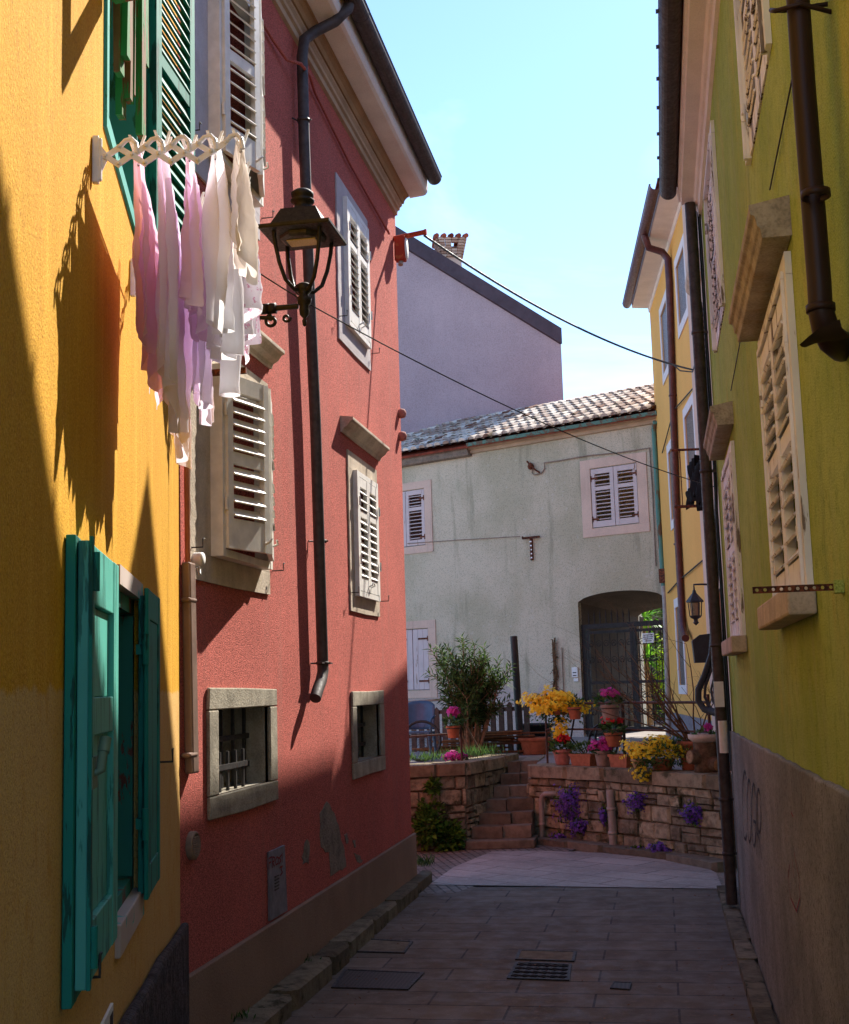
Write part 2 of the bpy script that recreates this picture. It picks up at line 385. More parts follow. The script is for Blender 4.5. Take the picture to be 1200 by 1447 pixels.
def cloth(name, base, print_col=None, trans=.58, band=None):
    g = G(name, .9, 0, .1); b = srgb(base)
    c = g.mix(g.noise(8, 4), shade(b, .95), shade(b, 1.08))
    if print_col:
        k = g.ramp(g.noise(38, 3, .6), .56, .6, 0, .75)
        if band: 
            z = g.z()[2]; k = g.math('MULTIPLY', k, g.ramp(z, band[1], band[0]))
        c = g.mix(k, c, srgb(print_col))
    g.color(c); g.bump(g.noise(60, 4, .6), .006, .5)
    t = g.N.new('ShaderNodeBsdfTranslucent'); g.L.new(c, t.inputs[0])
    mx = g.N.new('ShaderNodeMixShader'); mx.inputs[0].default_value = trans
    g.L.new(g.b.outputs[0], mx.inputs[1]); g.L.new(t.outputs[0], mx.inputs[2]); g.L.new(mx.outputs[0], g.N['Material Output'].inputs[0])
    return g.m
M['cl_pink'] = cloth('pink_towel_cloth', '#f4dcf0', '#d979aa', .5, (3.1, 3.3))
M['cl_pinkwhite'] = cloth('pale_pink_cloth', '#f6eefc', '#b09aa4', .5, (2.75, 2.95))
M['cl_rose'] = cloth('rose_cloth', '#f4deee')
M['cl_white'] = cloth('white_cloth', '#f6f5fa')
M['cl_cream'] = cloth('cream_cloth', '#f3ece6')
M['cl_print'] = cloth('printed_white_cloth', '#f4f2f8', '#d487ac', .5)
M['cl_black'] = cloth('black_cloth', '#1b191a', None, .05)
M['lace'] = peel('lace_curtain_glass', '#453f3d', '#8f8680', .5, 60, 1, .4)
M['leaf_ole'] = leafmat('oleander_leaves', '#22331c', '#5c7a3c', .8)
M['leaf_ivy'] = leafmat('ivy_leaves', '#274414', '#64902e', .75)
M['leaf_pot'] = leafmat('potted_leaves', '#24401c', '#5f8440')
M['leaf_yucca'] = leafmat('yucca_leaves', '#3d7a20', '#8cc63a', .45, .45)
M['leaf_sun'] = leafmat('sunny_leaves', '#5a8a1c', '#c2d92e', .5, .5)
M['fl_yellow'] = leafmat('yellow_petals', '#eebd00', '#fff04a', .6, .25)
M['fl_purple'] = leafmat('purple_petals', '#4a2f86', '#8a5ec4', .6, .25)
M['fl_magenta'] = leafmat('magenta_petals', '#a01a6e', '#dd4fae', .6, .3)
M['fl_red'] = leafmat('red_petals', '#a80f18', '#e62a30', .6, .3)
M['graf_dark'] = plain('dark_spray_paint', (.035, .03, .04, 1), .8, 0, .2, .2, 10, 0)
M['graf_red'] = plain('red_spray_paint', (.22, .03, .035, 1), .8, 0, .2, .2, 10, 0)
M['ink'] = plain('black_print', (.04, .04, .05, 1), .8, 0, .2, .1, 10, 0)
M['endgrain'] = plain('cut_log_end', (.28, .17, .085, 1), .9, 0, .2, .3, 25, .6)
# ------------------------------------------------------------------ frames of the five fronts
XL, XR = -2.847, .647
P = Frame((XL, 0), (0, 1), (1, 0))
_d = ray(372, 977); _d.z = 0; _d.normalize()
YL = Frame((XL, 7.325), (_d.x, _d.y), (_d.y, -_d.x))
GR = Frame((XR, 0), (0, 1), (-1, 0))
def _at(u, Zc): return CAM + ray(u, 961 + .029 * (935 - u)) * (Zc / FPX)
_f0, _f1 = _at(570, 28 / .928), _at(930, 28 / 1.072)
_fd = (_f1 - _f0).normalized()
FA = Frame(_f0, _fd, (_fd.y, -_fd.x))
_c = FA.w(928, 620); _yd = ray(760, 966); _yd.z = 0; _yd.normalize()
YR = Frame(_c, _yd, (-_yd.y, _yd.x))

def front(mb, F, a0, a1, z0, z1, holes, dep=.22, D=4., sides=True, n=0.):
    A = sorted({a0, a1} | {h[0] for h in holes} | {h[1] for h in holes}); Zs = sorted({z0, z1} | {h[2] for h in holes} | {h[3] for h in holes})
    for i in range(len(A) - 1):
        for j in range(len(Zs) - 1):
            ca, cz = (A[i] + A[i + 1]) / 2, (Zs[j] + Zs[j + 1]) / 2
            if any(h[0] < ca < h[1] and h[2] < cz < h[3] for h in holes): continue
            mb.quad(F.p(A[i], n, Zs[j]), F.p(A[i + 1], n, Zs[j]), F.p(A[i + 1], n, Zs[j + 1]), F.p(A[i], n, Zs[j + 1]))
    for h in holes:
        d = h[4] if len(h) > 4 else dep
        for (x0, y0), (x1, y1) in (((h[0], h[2]), (h[1], h[2])), ((h[1], h[2]), (h[1], h[3])), ((h[1], h[3]), (h[0], h[3])), ((h[0], h[3]), (h[0], h[2]))):
            mb.quad(F.p(x0, n, y0), F.p(x1, n, y1), F.p(x1, n - d, y1), F.p(x0, n - d, y0))
    if sides:
        c = [F.p(a0, n, z0), F.p(a1, n, z0), F.p(a1, n - D, z0), F.p(a0, n - D, z0)]
        t = [F.p(a0, n, z1), F.p(a1, n, z1), F.p(a1, n - D, z1), F.p(a0, n - D, z1)]
        for i in (1, 2, 3):
            k = (i + 1) % 4; mb.quad(c[i], c[k], t[k], t[i])
        mb.quad(*t)

def ring(mb, F, a0, a1, z0, z1, w, n0, n1, wt=None, wb=None, jit=0):
    """a surround of four butted pieces round an opening (outer size a0..a1, z0..z1)"""
    wt = w if wt is None else wt; wb = w if wb is None else wb
    r = lambda: random.uniform(-jit, jit)
    if wb: mb.slab(F, [(a0 + r(), z0 + r()), ((a0 + a1) / 2, z0 + r()), (a1 + r(), z0 + r()), (a1, z0 + wb), (a0, z0 + wb)], n0, n1)
    mb.slab(F, [(a0, z1 - wt), (a1, z1 - wt), (a1 + r(), z1 + r()), ((a0 + a1) / 2, z1 + r()), (a0 + r(), z1 + r())], n0, n1)
    k = .002
    mb.slab(F, [(a0 + r(), z0 + wb + k), (a0 + w, z0 + wb + k), (a0 + w, z1 - wt - k), (a0 + r(), z1 - wt - k)], n0, n1)
    mb.slab(F, [(a1 - w, z0 + wb + k), (a1 + r(), z0 + wb + k), (a1 + r(), z1 - wt - k), (a1 - w, z1 - wt - k)], n0, n1)

def louvre(mb, P0, e, m, w, h, st=.065, th=.035, rails=(.45,), pitch=.085, tilt=40, sw=.075, top=.09, bot=.14, rail=.08, jit=0, missing=0):
    """a louvred leaf: stiles, rails and tilted slats; P0 is its bottom hinge corner"""
    P0 = Vector(P0); e = Vector(e).normalized(); m = Vector(m).normalized()
    def bx(x0, x1, y0, y1, t0=-th / 2, t1=th / 2):
        mb.box(P0 + e * (x0 + x1) / 2 + Z * (y0 + y1) / 2 + m * (t0 + t1) / 2, e * (x1 - x0) / 2, m * (t1 - t0) / 2, Z * (y1 - y0) / 2)
    bx(0, st, 0, h); bx(w - st, w, 0, h)
    k = .001
    ys = [bot] + [r * h for r in rails] + [h - top]
    bx(st + k, w - st - k, 0, bot, -th / 2 + .003, th / 2 - .003); bx(st + k, w - st - k, h - top, h, -th / 2 + .003, th / 2 - .003)
    for r in rails: bx(st + k, w - st - k, r * h - rail / 2, r * h + rail / 2, -th / 2 + .003, th / 2 - .003)
    edges = [bot] + sum([[r * h - rail / 2, r * h + rail / 2] for r in rails], []) + [h - top]
    for i in range(0, len(edges), 2):
        y0, y1 = edges[i], edges[i + 1]; n = max(1, int(round((y1 - y0) / pitch)))
        for j in range(n):
            if random.random() < missing: continue
            t = math.radians(tilt + random.uniform(-jit, jit)); c = P0 + e * w / 2 + Z * (y0 + (j + .5) * (y1 - y0) / n)
            s = m * math.cos(t) - Z * math.sin(t); q = m * math.sin(t) + Z * math.cos(t)
            mb.box(c, e * (w / 2 - st - k), s * sw / 2, q * .006)
def hook(mb, F, a, z, n=.05):
    mb.tube([F.p(a, 0, z), F.p(a, n, z), F.p(a, n, z + .055), F.p(a + .03, n, z + .055)], .005, 5)
def hinge(mb, p, e, h=.09):
    mb.tube([Vector(p) - Z * h / 2, Vector(p) + Z * h / 2], .011, 6)

# ================================================================== pink house
PY0, PY1, PTOP = 7.325, 14.37, 7.85
pink = thing('pink_house', 'tall pink rendered house with cream louvred shutters and brown eaves on the left', 'house', (XL, 10.8, 0))
def _hole(u0, u1, vt, vb):
    return (P.px(u0, (vt + vb) / 2)[0], P.px(u1, (vt + vb) / 2)[0], P.px(u0, vb)[1], P.px(u0, vt)[1], .02)
W_low = [_hole(305, 378.5, 1003, 1124), _hole(502, 535.5, 998, 1078)]        # barred cellar windows
W_mid = [(7.84, 8.92, 3.08, 4.36), (11.84, 12.76, 3.08, 4.30)]
W_up = [(7.84, 8.80, 5.80, 7.30), (11.66, 12.62, 5.70, 7.0)]
mb = MB(); front(mb, P, PY0, PY1, -.3, PTOP, W_low + W_mid + W_up, .25, 6)
wall = mb.build('wall', M['pink'], pink)
mb = MB(); mb.slab(P, [(PY0 + .02, -.3), (PY1 + .04, -.3), (PY1 + .04, .575), (PY0 + .02, .56)], .003, .045); mb.build('plinth', M['pink_plinth'], pink, bevel=.008)
# bare patches where the render has fallen off
mb = MB()
def blob(pts, n=.004, sub=3, jit=.012):
    q = [P.px(u, v, 0) for u, v in pts]; out = []
    for i in range(len(q)):
        a = Vector(q[i]); b = Vector(q[(i + 1) % len(q)])
        for k in range(sub):
            t = a.lerp(b, k / sub); out.append((t.x + random.uniform(-jit, jit) * 1.6, t.y + random.uniform(-jit, jit)))
    c = Vector((sum(p[0] for p in out) / len(out), sum(p[1] for p in out) / len(out)))
    vs = [P.p(c.x, n, c.y)] + [P.p(a, n, z) for a, z in out] + [P.p(a + (a - c.x) * .02, 0.0005, z + (z - c.y) * .02) for a, z in out]
    N = len(out)
    mb.add(vs, [(0, 1 + i, 1 + (i + 1) % N) for i in range(N)] + [(1 + i, 1 + (i + 1) % N, 1 + N + (i + 1) % N, 1 + N + i) for i in range(N)])
blob([(452, 1150), (462, 1133), (473, 1150), (480, 1178), (487, 1200), (489, 1225), (480, 1231), (467, 1236), (464, 1206), (453, 1197)])
blob([(431, 1190), (435, 1184), (438, 1200), (436, 1220), (428, 1221), (427, 1210)])
blob([(500, 1205), (507, 1209), (512, 1217), (508, 1222), (503, 1214)]); blob([(486, 1180), (490, 1178), (492, 1190), (489, 1192)]); blob([(498, 1187), (502, 1189), (503, 1198), (500, 1199)])
mb.build('bare_patch', M['patch'], pink, label='grey bare mortar where the pink render has fallen away')
# eaves: stepped brown cornice, pale soffit and fascia
mb = MB(); mb.extr(P, [(0, 7.80), (.03, 7.81), (.035, 7.86), (.06, 7.87), (.065, 7.9), (.09, 7.92), (.09, 8.2), (0, 8.2)], PY0 - .6, PY1)
mb.build('lower_cornice', M['cornice_pale'], pink)
mb = MB(); mb.extr(P, [(.092, 7.94), (.11, 7.94), (.125, 7.985), (.155, 8.015), (.175, 8.02), (.175, 8.2), (.092, 8.2)], PY0 - .6, PY1 - .003)
mb.build('upper_cornice', M['cornice'], pink)
mb = MB(); mb.extr(P, [(.177, 8.03), (.345, 8.045), (.375, 8.06), (.392, 8.09), (.397, 8.14), (.397, 8.3), (.177, 8.3)], PY0 - .6, PY1 + .06)
mb.build('soffit', M['soffit'], pink)
mb = MB(); mb.slab(Frame((XL, PY0 - .6), (1, 0), (0, -1)), [(.52, 8.30), (.52, 8.34), (-3, 10.0), (-6, 8.3), (-6, 8.26), (-3, 9.9), (.40, 8.31)], -(PY1 - PY0 + .72), 0)
mb.build('roof', M['tile_red'], pink)
mb = MB(); cn, cz, R = .485, 8.25, .085
pr = [(cn - R * math.cos(t), cz - R * math.sin(t)) for t in [PI * i / 10 for i in range(11)]] + [(cn + R + .008, cz + .012), (cn + R - .01, cz + .012)] + [(cn - (R - .012) * math.cos(t), cz - (R - .012) * math.sin(t)) for t in [PI * (10 - i) / 10 for i in range(11)]]
mb.extr(P, pr, PY0 - .6, 10.55); pr2 = [(n, z - .004) for n, z in pr]
mb.extr(P, pr2, 10.553, PY1 + .05)
mb.slab(P, [(PY1 + .05, cz)] + [(PY1 + .05, cz)] , 0, 0) if 0 else None
mb.add([P.p(PY1 + .045, n, z - .004) for n, z in pr[:11]], [range(11)])
mb.build('gutter', M['gutter'], pink)
# downpipe
mb = MB()
pp = [P.w(497, -14, .47), P.w(492, 12, .45), P.w(474, 30, .34), P.w(446, 44, .17), P.w(430, 56, .095), P.w(427, 80, .085), P.w(430, 200, .085), P.w(437, 400, .085), P.w(446, 600, .085), P.w(452, 800, .085), P.w(456, 932, .085), P.w(456.5, 948, .088), P.w(454, 962, .092), P.w(449, 975, .095), P.w(445.5, 987, .095)]
mb.tube(pp, .048, 14)
for u, v in ((429, 170), (452.5, 765), (456, 937)):
    c = P.w(u, v, .085); mb.lathe(c - Z * .012, [(.05, 0), (.056, 0), (.056, .024), (.05, .024)], 14); mb.tube([c + Vector((-.08, -.07, 0)), c + Vector((-.05, 0, 0)), c + Vector((.07, 0, 0))], .007, 5)
c = P.w(456, 937, .085); mb.box(c + Vector((.02, .04, 0)), (.012, 0, 0), (0, .17, 0), (0, 0, .006))
mb.build('downpipe', M['gutter'], pink)
# red painted pipe that runs along under the eaves
mb = MB(); mb.tube([P.w(352, 0, .03), P.w(385, 55, .03), P.w(405, 84, .05), P.w(425, 90, .15), P.w(438, 106, .07), P.w(445, 130, .03), P.w(495, 232, .03), P.w(540, 312, .03), P.w(550, 330, .04)], .014, 7)
mb.build('service_pipe', M['pink'], pink)
# barred cellar windows
def cellar(h, comb):
    a0, a1, z0, z1, _ = h
    mb = MB(); o = (P.px(291, 1060)[0], P.px(388.5, 1060)[0], P.px(295, 1161)[1], P.px(291, 974)[1]) if comb else (P.px(496, 1040)[0], P.px(541, 1040)[0], P.px(497, 1102)[1], P.px(496, 977)[1])
    for (s0, s1, y0, y1) in ((o[0], o[1], o[2], z0), (o[0], o[1], z1, o[3])):
        r = lambda: random.uniform(-.012, .012)
        mb.slab(P, [(s0 + r(), y0 + r()), ((s0 + s1) / 2, y0 + r()), (s1 + r(), y0 + r()), (s1 + r(), y1), (s0 + r(), y1)] if y0 == o[2] else [(s0 + r(), y0), (s1 + r(), y0), (s1 + r(), y1 + r()), ((s0 + s1) / 2, y1 + r()), (s0 + r(), y1 + r())], .0015, .024)
    mb.slab(P, [(o[0], z0 + .003), (a0, z0 + .003), (a0, z1 - .003), (o[0], z1 - .003)], .0015, .024); mb.slab(P, [(a1, z0 + .003), (o[1], z0 + .003), (o[1], z1 - .003), (a1, z1 - .003)], .0015, .024)
    for (p, q_) in (((a0, z0), (a1, z0)), ((a1, z0), (a1, z1)), ((a1, z1), (a0, z1)), ((a0, z1), (a0, z0))): mb.quad(P.p(p[0], .003, p[1]), P.p(q_[0], .003, q_[1]), P.p(q_[0], -.42, q_[1]), P.p(p[0], -.42, p[1]))
    sur = mb.build('window_surround', M['stone'], pink, bevel=.008)
    mb = MB()
    for i in range(5): a = a0 + .06 + i * (a1 - a0 - .12) / 4; mb.box(P.p(a, -.16, (z0 + z1) / 2), P.e * .011, P.m * .011, Z * (z1 - z0) / 2)
    for t in (.25, .62): mb.box(P.p((a0 + a1) / 2, -.145, z0 + (z1 - z0) * t), P.e * (a1 - a0) / 2, P.m * .006, Z * .018)
    mb.build('window_grille', M['iron'], sur)
    if comb:
        mb = MB()
        for i in range(5): a = a0 + .05 + i * .16; mb.box(P.p(a, -.05, z0 + .13), P.e * .011, P.m * .009, Z * .13)
        mb.box(P.p(a0 + .37, -.036, z0 + .16), P.e * .37, P.m * .004, Z * .018)
        mb.build('window_guard', M['iron'], sur)
    mb = MB(); mb.fbox(P, a0 - .01, a1 + .01, -.45, -.422, z0 - .01, z1 + .01); mb.build('inner_panel', M['wood'] if comb else M['dark'], sur)  # end panel; the far one has the cellar's darkness put into its colour
cellar(W_low[0], True); cellar(W_low[1], False)

# louvred windows
def pink_window(h, surround, mat, sur_mat, sill, ajar, lea_mat=None):
    a0, a1, z0, z1 = h[:4]
    o0, o1, y0, y1 = surround
    mb = MB()
    mb.slab(P, [(o0, y0), ((o0 + o1) / 2, y0 - .006), (o1, y0 + .004), (o1, z0), (o0, z0)], .0015, .016)
    mb.slab(P, [(o0, z1), (o1, z1), (o1, y1), (o0, y1)], .0015, .016)
    nseg = 14
    for s0, s1, flip in ((o0, a0, 1), (a1, o1, 0)):
        pts = [(s1 if flip else s0, z0 + .002), (s1 if flip else s0, z1 - .002)]
        edge = [((s0 if flip else s1) + random.uniform(-.012, .012), z1 - .002 - (z1 - z0 - .004) * i / nseg) for i in range(nseg + 1)]
        mb.slab(P, pts + edge, .0015, .016)
    sur = mb.build('window_surround', sur_mat, pink)
    mb = MB(); d = .10 if ajar else .06
    mb.fbox(P, a0, a0 + .05, -.02, d, z0, z1); mb.fbox(P, a1 - .05, a1, -.02, d, z0, z1)
    mb.fbox(P, a0 + .052, a1 - .052, -.02, d - .003, z0, z0 + .05); mb.fbox(P, a0 + .052, a1 - .052, -.02, d - .003, z1 - .05, z1)
    for z in (z0 + .35, z1 - .3): hinge(mb, P.p(a0 + .03, d + .014, z), P.e); hinge(mb, P.p(a1 - .03, d + .014, z), P.e)
    fr = mb.build('window_frame', mat, sur)
    for a in (o0 + .02, o1 + .1): mb = MB(); hook(mb, P, a, z0 + .02, .09); mb.build('shutter_hook', M['iron'], sur)
    w = (a1 - a0 - .10) / 2 - .004
    ang = math.radians(ajar)
    for side in (0, 1):
        mb = MB(); s = 1 if side == 0 else -1
        e = P.e * (s * math.cos(ang)) + P.m * math.sin(ang); m = P.m * math.cos(ang) - P.e * (s * math.sin(ang))
        P0 = P.p(a0 + .05 if side == 0 else a1 - .05, d + .004 if ajar else d - .02, z0 + .055)
        H = z1 - z0 - .11
        if ajar: louvre(mb, P0, e, m, w, H, .06, .04, (.52,), .090, 44, .085, .11, .2)
        else:
            louvre(mb, P0, e, m, w, H, .055, .04, (.68,), .075, 48, .07, .09, .13, .06, 4)
        for z in (z0 + .1,): mb.tube([P0 + e * (w - .05) + m * .02 + Z * .06, P0 + e * (w - .05) + m * .055 + Z * .075, P0 + e * (w - .02) + m * .05 + Z * .1], .008, 6)
        mb.build('shutter', mat, sur)
pink_window(W_mid[0], (7.47, 9.12, 2.91, 4.52), M['shutter'], M['stone_warm'], 0, 16)
pink_window(W_mid[1], (11.66, 12.92, 2.93, 4.47), M['shutter_w'], M['stone_warm'], 0, 0)
pink_window(W_up[0], (7.45, 8.97, 5.60, 7.45), M['shutter'], M['surround'], 0, 16)
pink_window(W_up[1], (11.42, 12.76, 5.5, 7.15), M['shutter_w'], M['surround'], 0, 0)
for a0, a1, z in ((7.5, 9.22, 4.62), (11.44, 13.1, 4.56)):
    mb = MB(); mb.extr(P, [(.0, z + .04), (.02, z + .04), (.03, z + .075), (.07, z + .10), (.10, z + .14), (.125, z + .15), (.125, z + .178), (0, z + .195)], a0, a1); mb.build('window_hood', M['stone_warm'], pink, bevel=.004)
# small things fixed to the wall
mb = MB(); mb.slab(P, [P.px(377, 1204), P.px(399, 1194), P.px(403, 1287), P.px(378, 1302)], .003, .02)
mc = mb.build('meter_door', M['steel'], pink, bevel=.003)
mb = MB()
for i in range(5):
    a, z = P.px(391, 1238 + i * 4.6, .02); mb.fbox(P, a - .05, a + .05, .0205, .026, z - .004, z + .004)
mb.build('meter_vent', M['iron'], mc)
def scribble(F, strokes, n, r, mat, name, parent):
    mb = MB()
    for st in strokes:
        q = [F.px(u, v, n) for u, v in st]
        for i in range(len(q) - 1):
            a = Vector(q[i]); b = Vector(q[i + 1]); t = (b - a).normalized(); s = Vector((-t.y, t.x)) * r; t = t * r * .6
            kk = n + .0004 * (len(mb.v) % 7)
            mb.quad(F.p(*((a - s - t).x, kk, (a - s - t).y)), F.p((b - s + t).x, kk, (b - s + t).y), F.p((b + s + t).x, kk, (b + s + t).y), F.p((a + s - t).x, kk, (a + s - t).y))
    return mb.build(name, mat, parent)
scribble(P, [[(380, 1228), (380, 1213), (384, 1211)], [(380, 1220), (383, 1218)], [(385, 1226), (385, 1211), (388, 1212), (387, 1217), (385, 1218), (388, 1224)], [(391, 1211), (389, 1216), (390, 1222), (393, 1220), (394, 1213), (391, 1211)], [(398, 1208), (395, 1212), (397, 1216), (394, 1221)], [(399, 1206), (399, 1218)],
    [(395, 1226), (399, 1224), (397, 1229), (399, 1233), (396, 1237)]], .0225, .006, M['graf_red'], 'graffiti', mc)
mb = MB(); a, z = P.px(269, 1195); 
mb.lathe(P.p(a, 0.001, z), [(.085, 0), (.085, .03), (.07, .04), (.066, .03), (.0, .03)], 24, Matrix(((0, 0, 1), (1, 0, 0), (0, 1, 0))))
for i in range(9): zz = -.05 + i * .0125; ww = math.sqrt(max(0, .0042 - zz * zz)); mb.box(P.p(a, .036, z + zz), P.e * ww, P.m * .006 + Z * -.003, Z * .003)
mb.build('vent_grille', M['clay_grey'], pink)
a0, z0 = P.px(266, 795, .03); a1, z1 = P.px(271, 1093, .03)
mb = MB(); mb.slab(P, [(a0 - .05, z0), (a0 + .055, z0), (a1 + .055, z1), (a1 - .05, z1)], .002, .06); 
for t in (.17, .9): mb.slab(P, [(a0 - .062, z0 + (z1 - z0) * t), (a0 + .066, z0 + (z1 - z0) * t), (a0 + .066, z0 + (z1 - z0) * t - .03), (a0 - .062, z0 + (z1 - z0) * t - .03)], .002, .065)
mb.build('conduit_cover', M['cover'], pink, bevel=.012)
mb = MB(); mb.tube([P.p(a0 - .01, .03, z0 - .02), P.w(263, 600, .03), P.w(260, 300, .03), P.w(258, -30, .03)], .018, 8); mb.build('conduit', M['conduit'], pink)
mb = MB(); a, z = P.px(280, 790, .04); mb.lathe(P.p(a, .0, z), [(.0, .075), (.038, .075), (.042, .06), (.042, 0)], 16, Matrix(((0, 0, 1), (1, 0, 0), (0, 1, 0)))); mb.tube([P.p(a, .05, z - .03), P.p(a - .02, .06, z - .1), P.p(a - .05, .05, z - .06)], .007, 5); mb.build('junction_box', M['white'], pink)
# pale clay spout ends low on the corner of the wall
for u, v in ((567, 588), (569, 621)):
    mb = MB(); a, z = P.px(u, v); mb.lathe(P.p(PY1 - .1, .0, z), [(.05, 0), (.06, .03), (.05, .07), (.02, .085), (0, .088)], 12, Matrix(((0, 0, 1), (1, 0, 0), (0, 1, 0)))); mb.build('wall_anchor', M['terra_pink'], pink)

# ---- red alarm box with a stub of pipe at the far corner
rb = thing('cable_anchor_box', 'small rust-red box and stub pipe at the top far corner of the pink house', 'utility box', P.p(PY1 - .08, .05, 6.9))
c = P.p(PY1 - .16, .085, P.px(557, 352)[1] - .02)
mb = MB(); mb.box(c, (.065, 0, 0), (0, .06, 0), (0, 0, .15)); mb.build('casing', M['redbox'], rb, bevel=.015)
mb = MB(); mb.lathe(c + Vector((.068, 0, 0)), [(0, .012), (.12, .012), (.125, 0)], 20, Matrix(((0, 0, 1), (.7, 0, 0), (0, 1.05, 0)))); mb.build('face_plate', M['shutter'], rb)
mb = MB(); s = P.w(551, 324, .02); e = P.p((s - P.o).dot(P.e) - .05, .36, s.z + .06); mb.tube([P.p(PY1 - .12, -.02, s.z), P.p(PY1 - .14, .38, s.z + .04)], .03, 10); mb.tube([P.p(PY1 - .14, .375, s.z + .04), P.p(PY1 - .14, .40, s.z + .04)], .036, 10); mb.build('stub_pipe', M['redbox'], rb)
mb = MB(); mb.tube([c + Vector((0, 0, -.15)), c + Vector((0, -.02, -.2))], .03, 8); mb.build('cable_gland', M['pvc'], rb)
CABLE_A = P.p(PY1 - .14, .37, s.z + .0)

# ================================================================== yellow house on the left
yl = thing('yellow_ochre_house', 'bright ochre-yellow house with peeling teal shutters nearest on the left', 'house', YL.p(-3, 0, 0))
la0, lz1 = YL.px(160, 793); la1, _ = YL.px(197, 822); _, lz0 = YL.px(170, 1316); la0 = -3.34
ua0, uz0 = YL.px(146, 178); ua1 = ua0 + 1.05
YW = [(la0, la1, lz0, lz1, .2), (ua0, ua1, uz0, uz0 + 1.9, .2)]
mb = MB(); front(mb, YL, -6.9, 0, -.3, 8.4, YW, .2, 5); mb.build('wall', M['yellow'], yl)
# rough stone base at the corner
mb = MB()
bp = [YL.px(u, v, .03) for u, v in ((258, 1316), (245, 1330), (228, 1352), (214, 1380), (200, 1404), (184, 1430), (168, 1462))]
bp2 = [(.02, bp[0][1])] + [(min(0, a), z) for a, z in bp[1:]] + [(-2.3, -.2), (.02, -.2)]
mb.slab(YL, bp2, .003, .05); q = mb.build('rough_base', M['patch'], yl, bevel=.02, label='dark rough stone base at the foot of the yellow corner')
q.data.materials[0] = stucco('dark_rough_stone', (.075, .06, .06, 1), 18, 1., .016, .5, 6, .3)
mb = MB(); mb.slab(Frame(YL.p(-6.9, 0, 0), (YL.m.x, YL.m.y), (-YL.e.x, -YL.e.y)), [(.45, 8.4), (.45, 8.46), (-2.5, 9.9), (-5, 8.4)], -6.8, 0); mb.build('roof', M['tile_red'], yl)
# lower window: frame, sill, inner red sash, two folding panelled shutters
mb = MB(); ring(mb, YL, la0, la1, lz0 + .05, lz1 - .07, .06, -.19, -.02, .06, .05); mb.build('window_frame', M['teal_peel'], yl)
mb = MB(); mb.fbox(YL, la0 - .02, la1 + .03, -.18, .012, lz1 - .068, lz1 + .0); mb.build('window_lintel', M['lintel'], yl)
mb = MB(); mb.slab(YL, [(la0 - .03, lz0 - .06), (la1 + .02, lz0 - .06), (la1 + .02, lz0 + .048), (la0 - .03, lz0 + .048)], -.19, .02); mb.build('window_sill', M['lintel'], yl, bevel=.006)
mb = MB(); mb.fbox(YL, la0 + .06, la1 - .06, -.21, -.195, lz0 + .05, lz1 - .07); mb.build('window_sash', M['darkred'], yl)
def panel_leaf(mb, F, a0, a1, n0, n1, z0, z1, st=.09, panels=((.06, .38), (.46, .93)), rec=.018):
    """boarded leaf with sunk panels on its outer face"""
    H = z1 - z0
    cuts = [z0] + sum([[z0 + H * p[0], z0 + H * p[1]] for p in panels], []) + [z1]
    mb.fbox(F, a0, a0 + st, n0, n1, z0, z1); mb.fbox(F, a1 - st, a1, n0, n1, z0, z1)
    for i in range(0, len(cuts), 2): mb.fbox(F, a0 + st + .001, a1 - st - .001, n0, n1 - .002, cuts[i], cuts[i + 1])
    for i in range(1, len(cuts) - 1, 2): mb.fbox(F, a0 + st + .001, a1 - st - .001, n0 + .004, n1 - rec, cuts[i] + .001, cuts[i + 1] - .001)
# near pair of leaves folded back flat against the wall
z0 = YL.px(126, 1393, .058)[1]; z1 = YL.px(126, 763, .058)[1]
na0 = YL.px(124, 1080, .058)[0]; na1 = YL.px(167, 1080, .058)[0]
mb = MB(); panel_leaf(mb, YL, na0 - .03, na1 - .06, .003, .028, z0 - .035, z1 + .012, .09, ((.1, .9),), .004); mb.build('shutter', M['teal'], yl, bevel=.003)
mb = MB(); panel_leaf(mb, YL, na0, na1, .030, .058, z0, z1, .12, ((.13, .55), (.64, .86)), .018)
sh = mb.build('shutter', M['teal_lit'], yl, bevel=.004)
mb = MB(); mb.fbox(YL, na0 - .005, na0 + .02, .0585, .068, z0, z1 + .01); mb.build('shutter_stop', M['teal'], sh)
mb = MB(); c = YL.w(130, 1092, .062); mb.box(c, YL.e * .05, YL.m * .008, Z * .04); mb.tube([c + YL.m * .006, c + YL.m * .022 + Z * .005, c + YL.m * .026 + Z * .07 + YL.e * .03], [.010, .012, .013], 8); mb.tube([c + YL.m * .026 + Z * .05 + YL.e * .02, c + YL.m * .03 + Z * .085 + YL.e * .035], .016, 8); mb.build('shutter_latch', plain('worn_latch', (.12, .19, .13, 1), .6, .2), sh)
for z in (z1 - .08, z0 + .1): mb = MB(); mb.tube([YL.p(na0 + .015, .072, z - .05), YL.p(na0 + .015, .072, z + .05)], .012, 8); mb.build('hinge', M['teal'], sh)
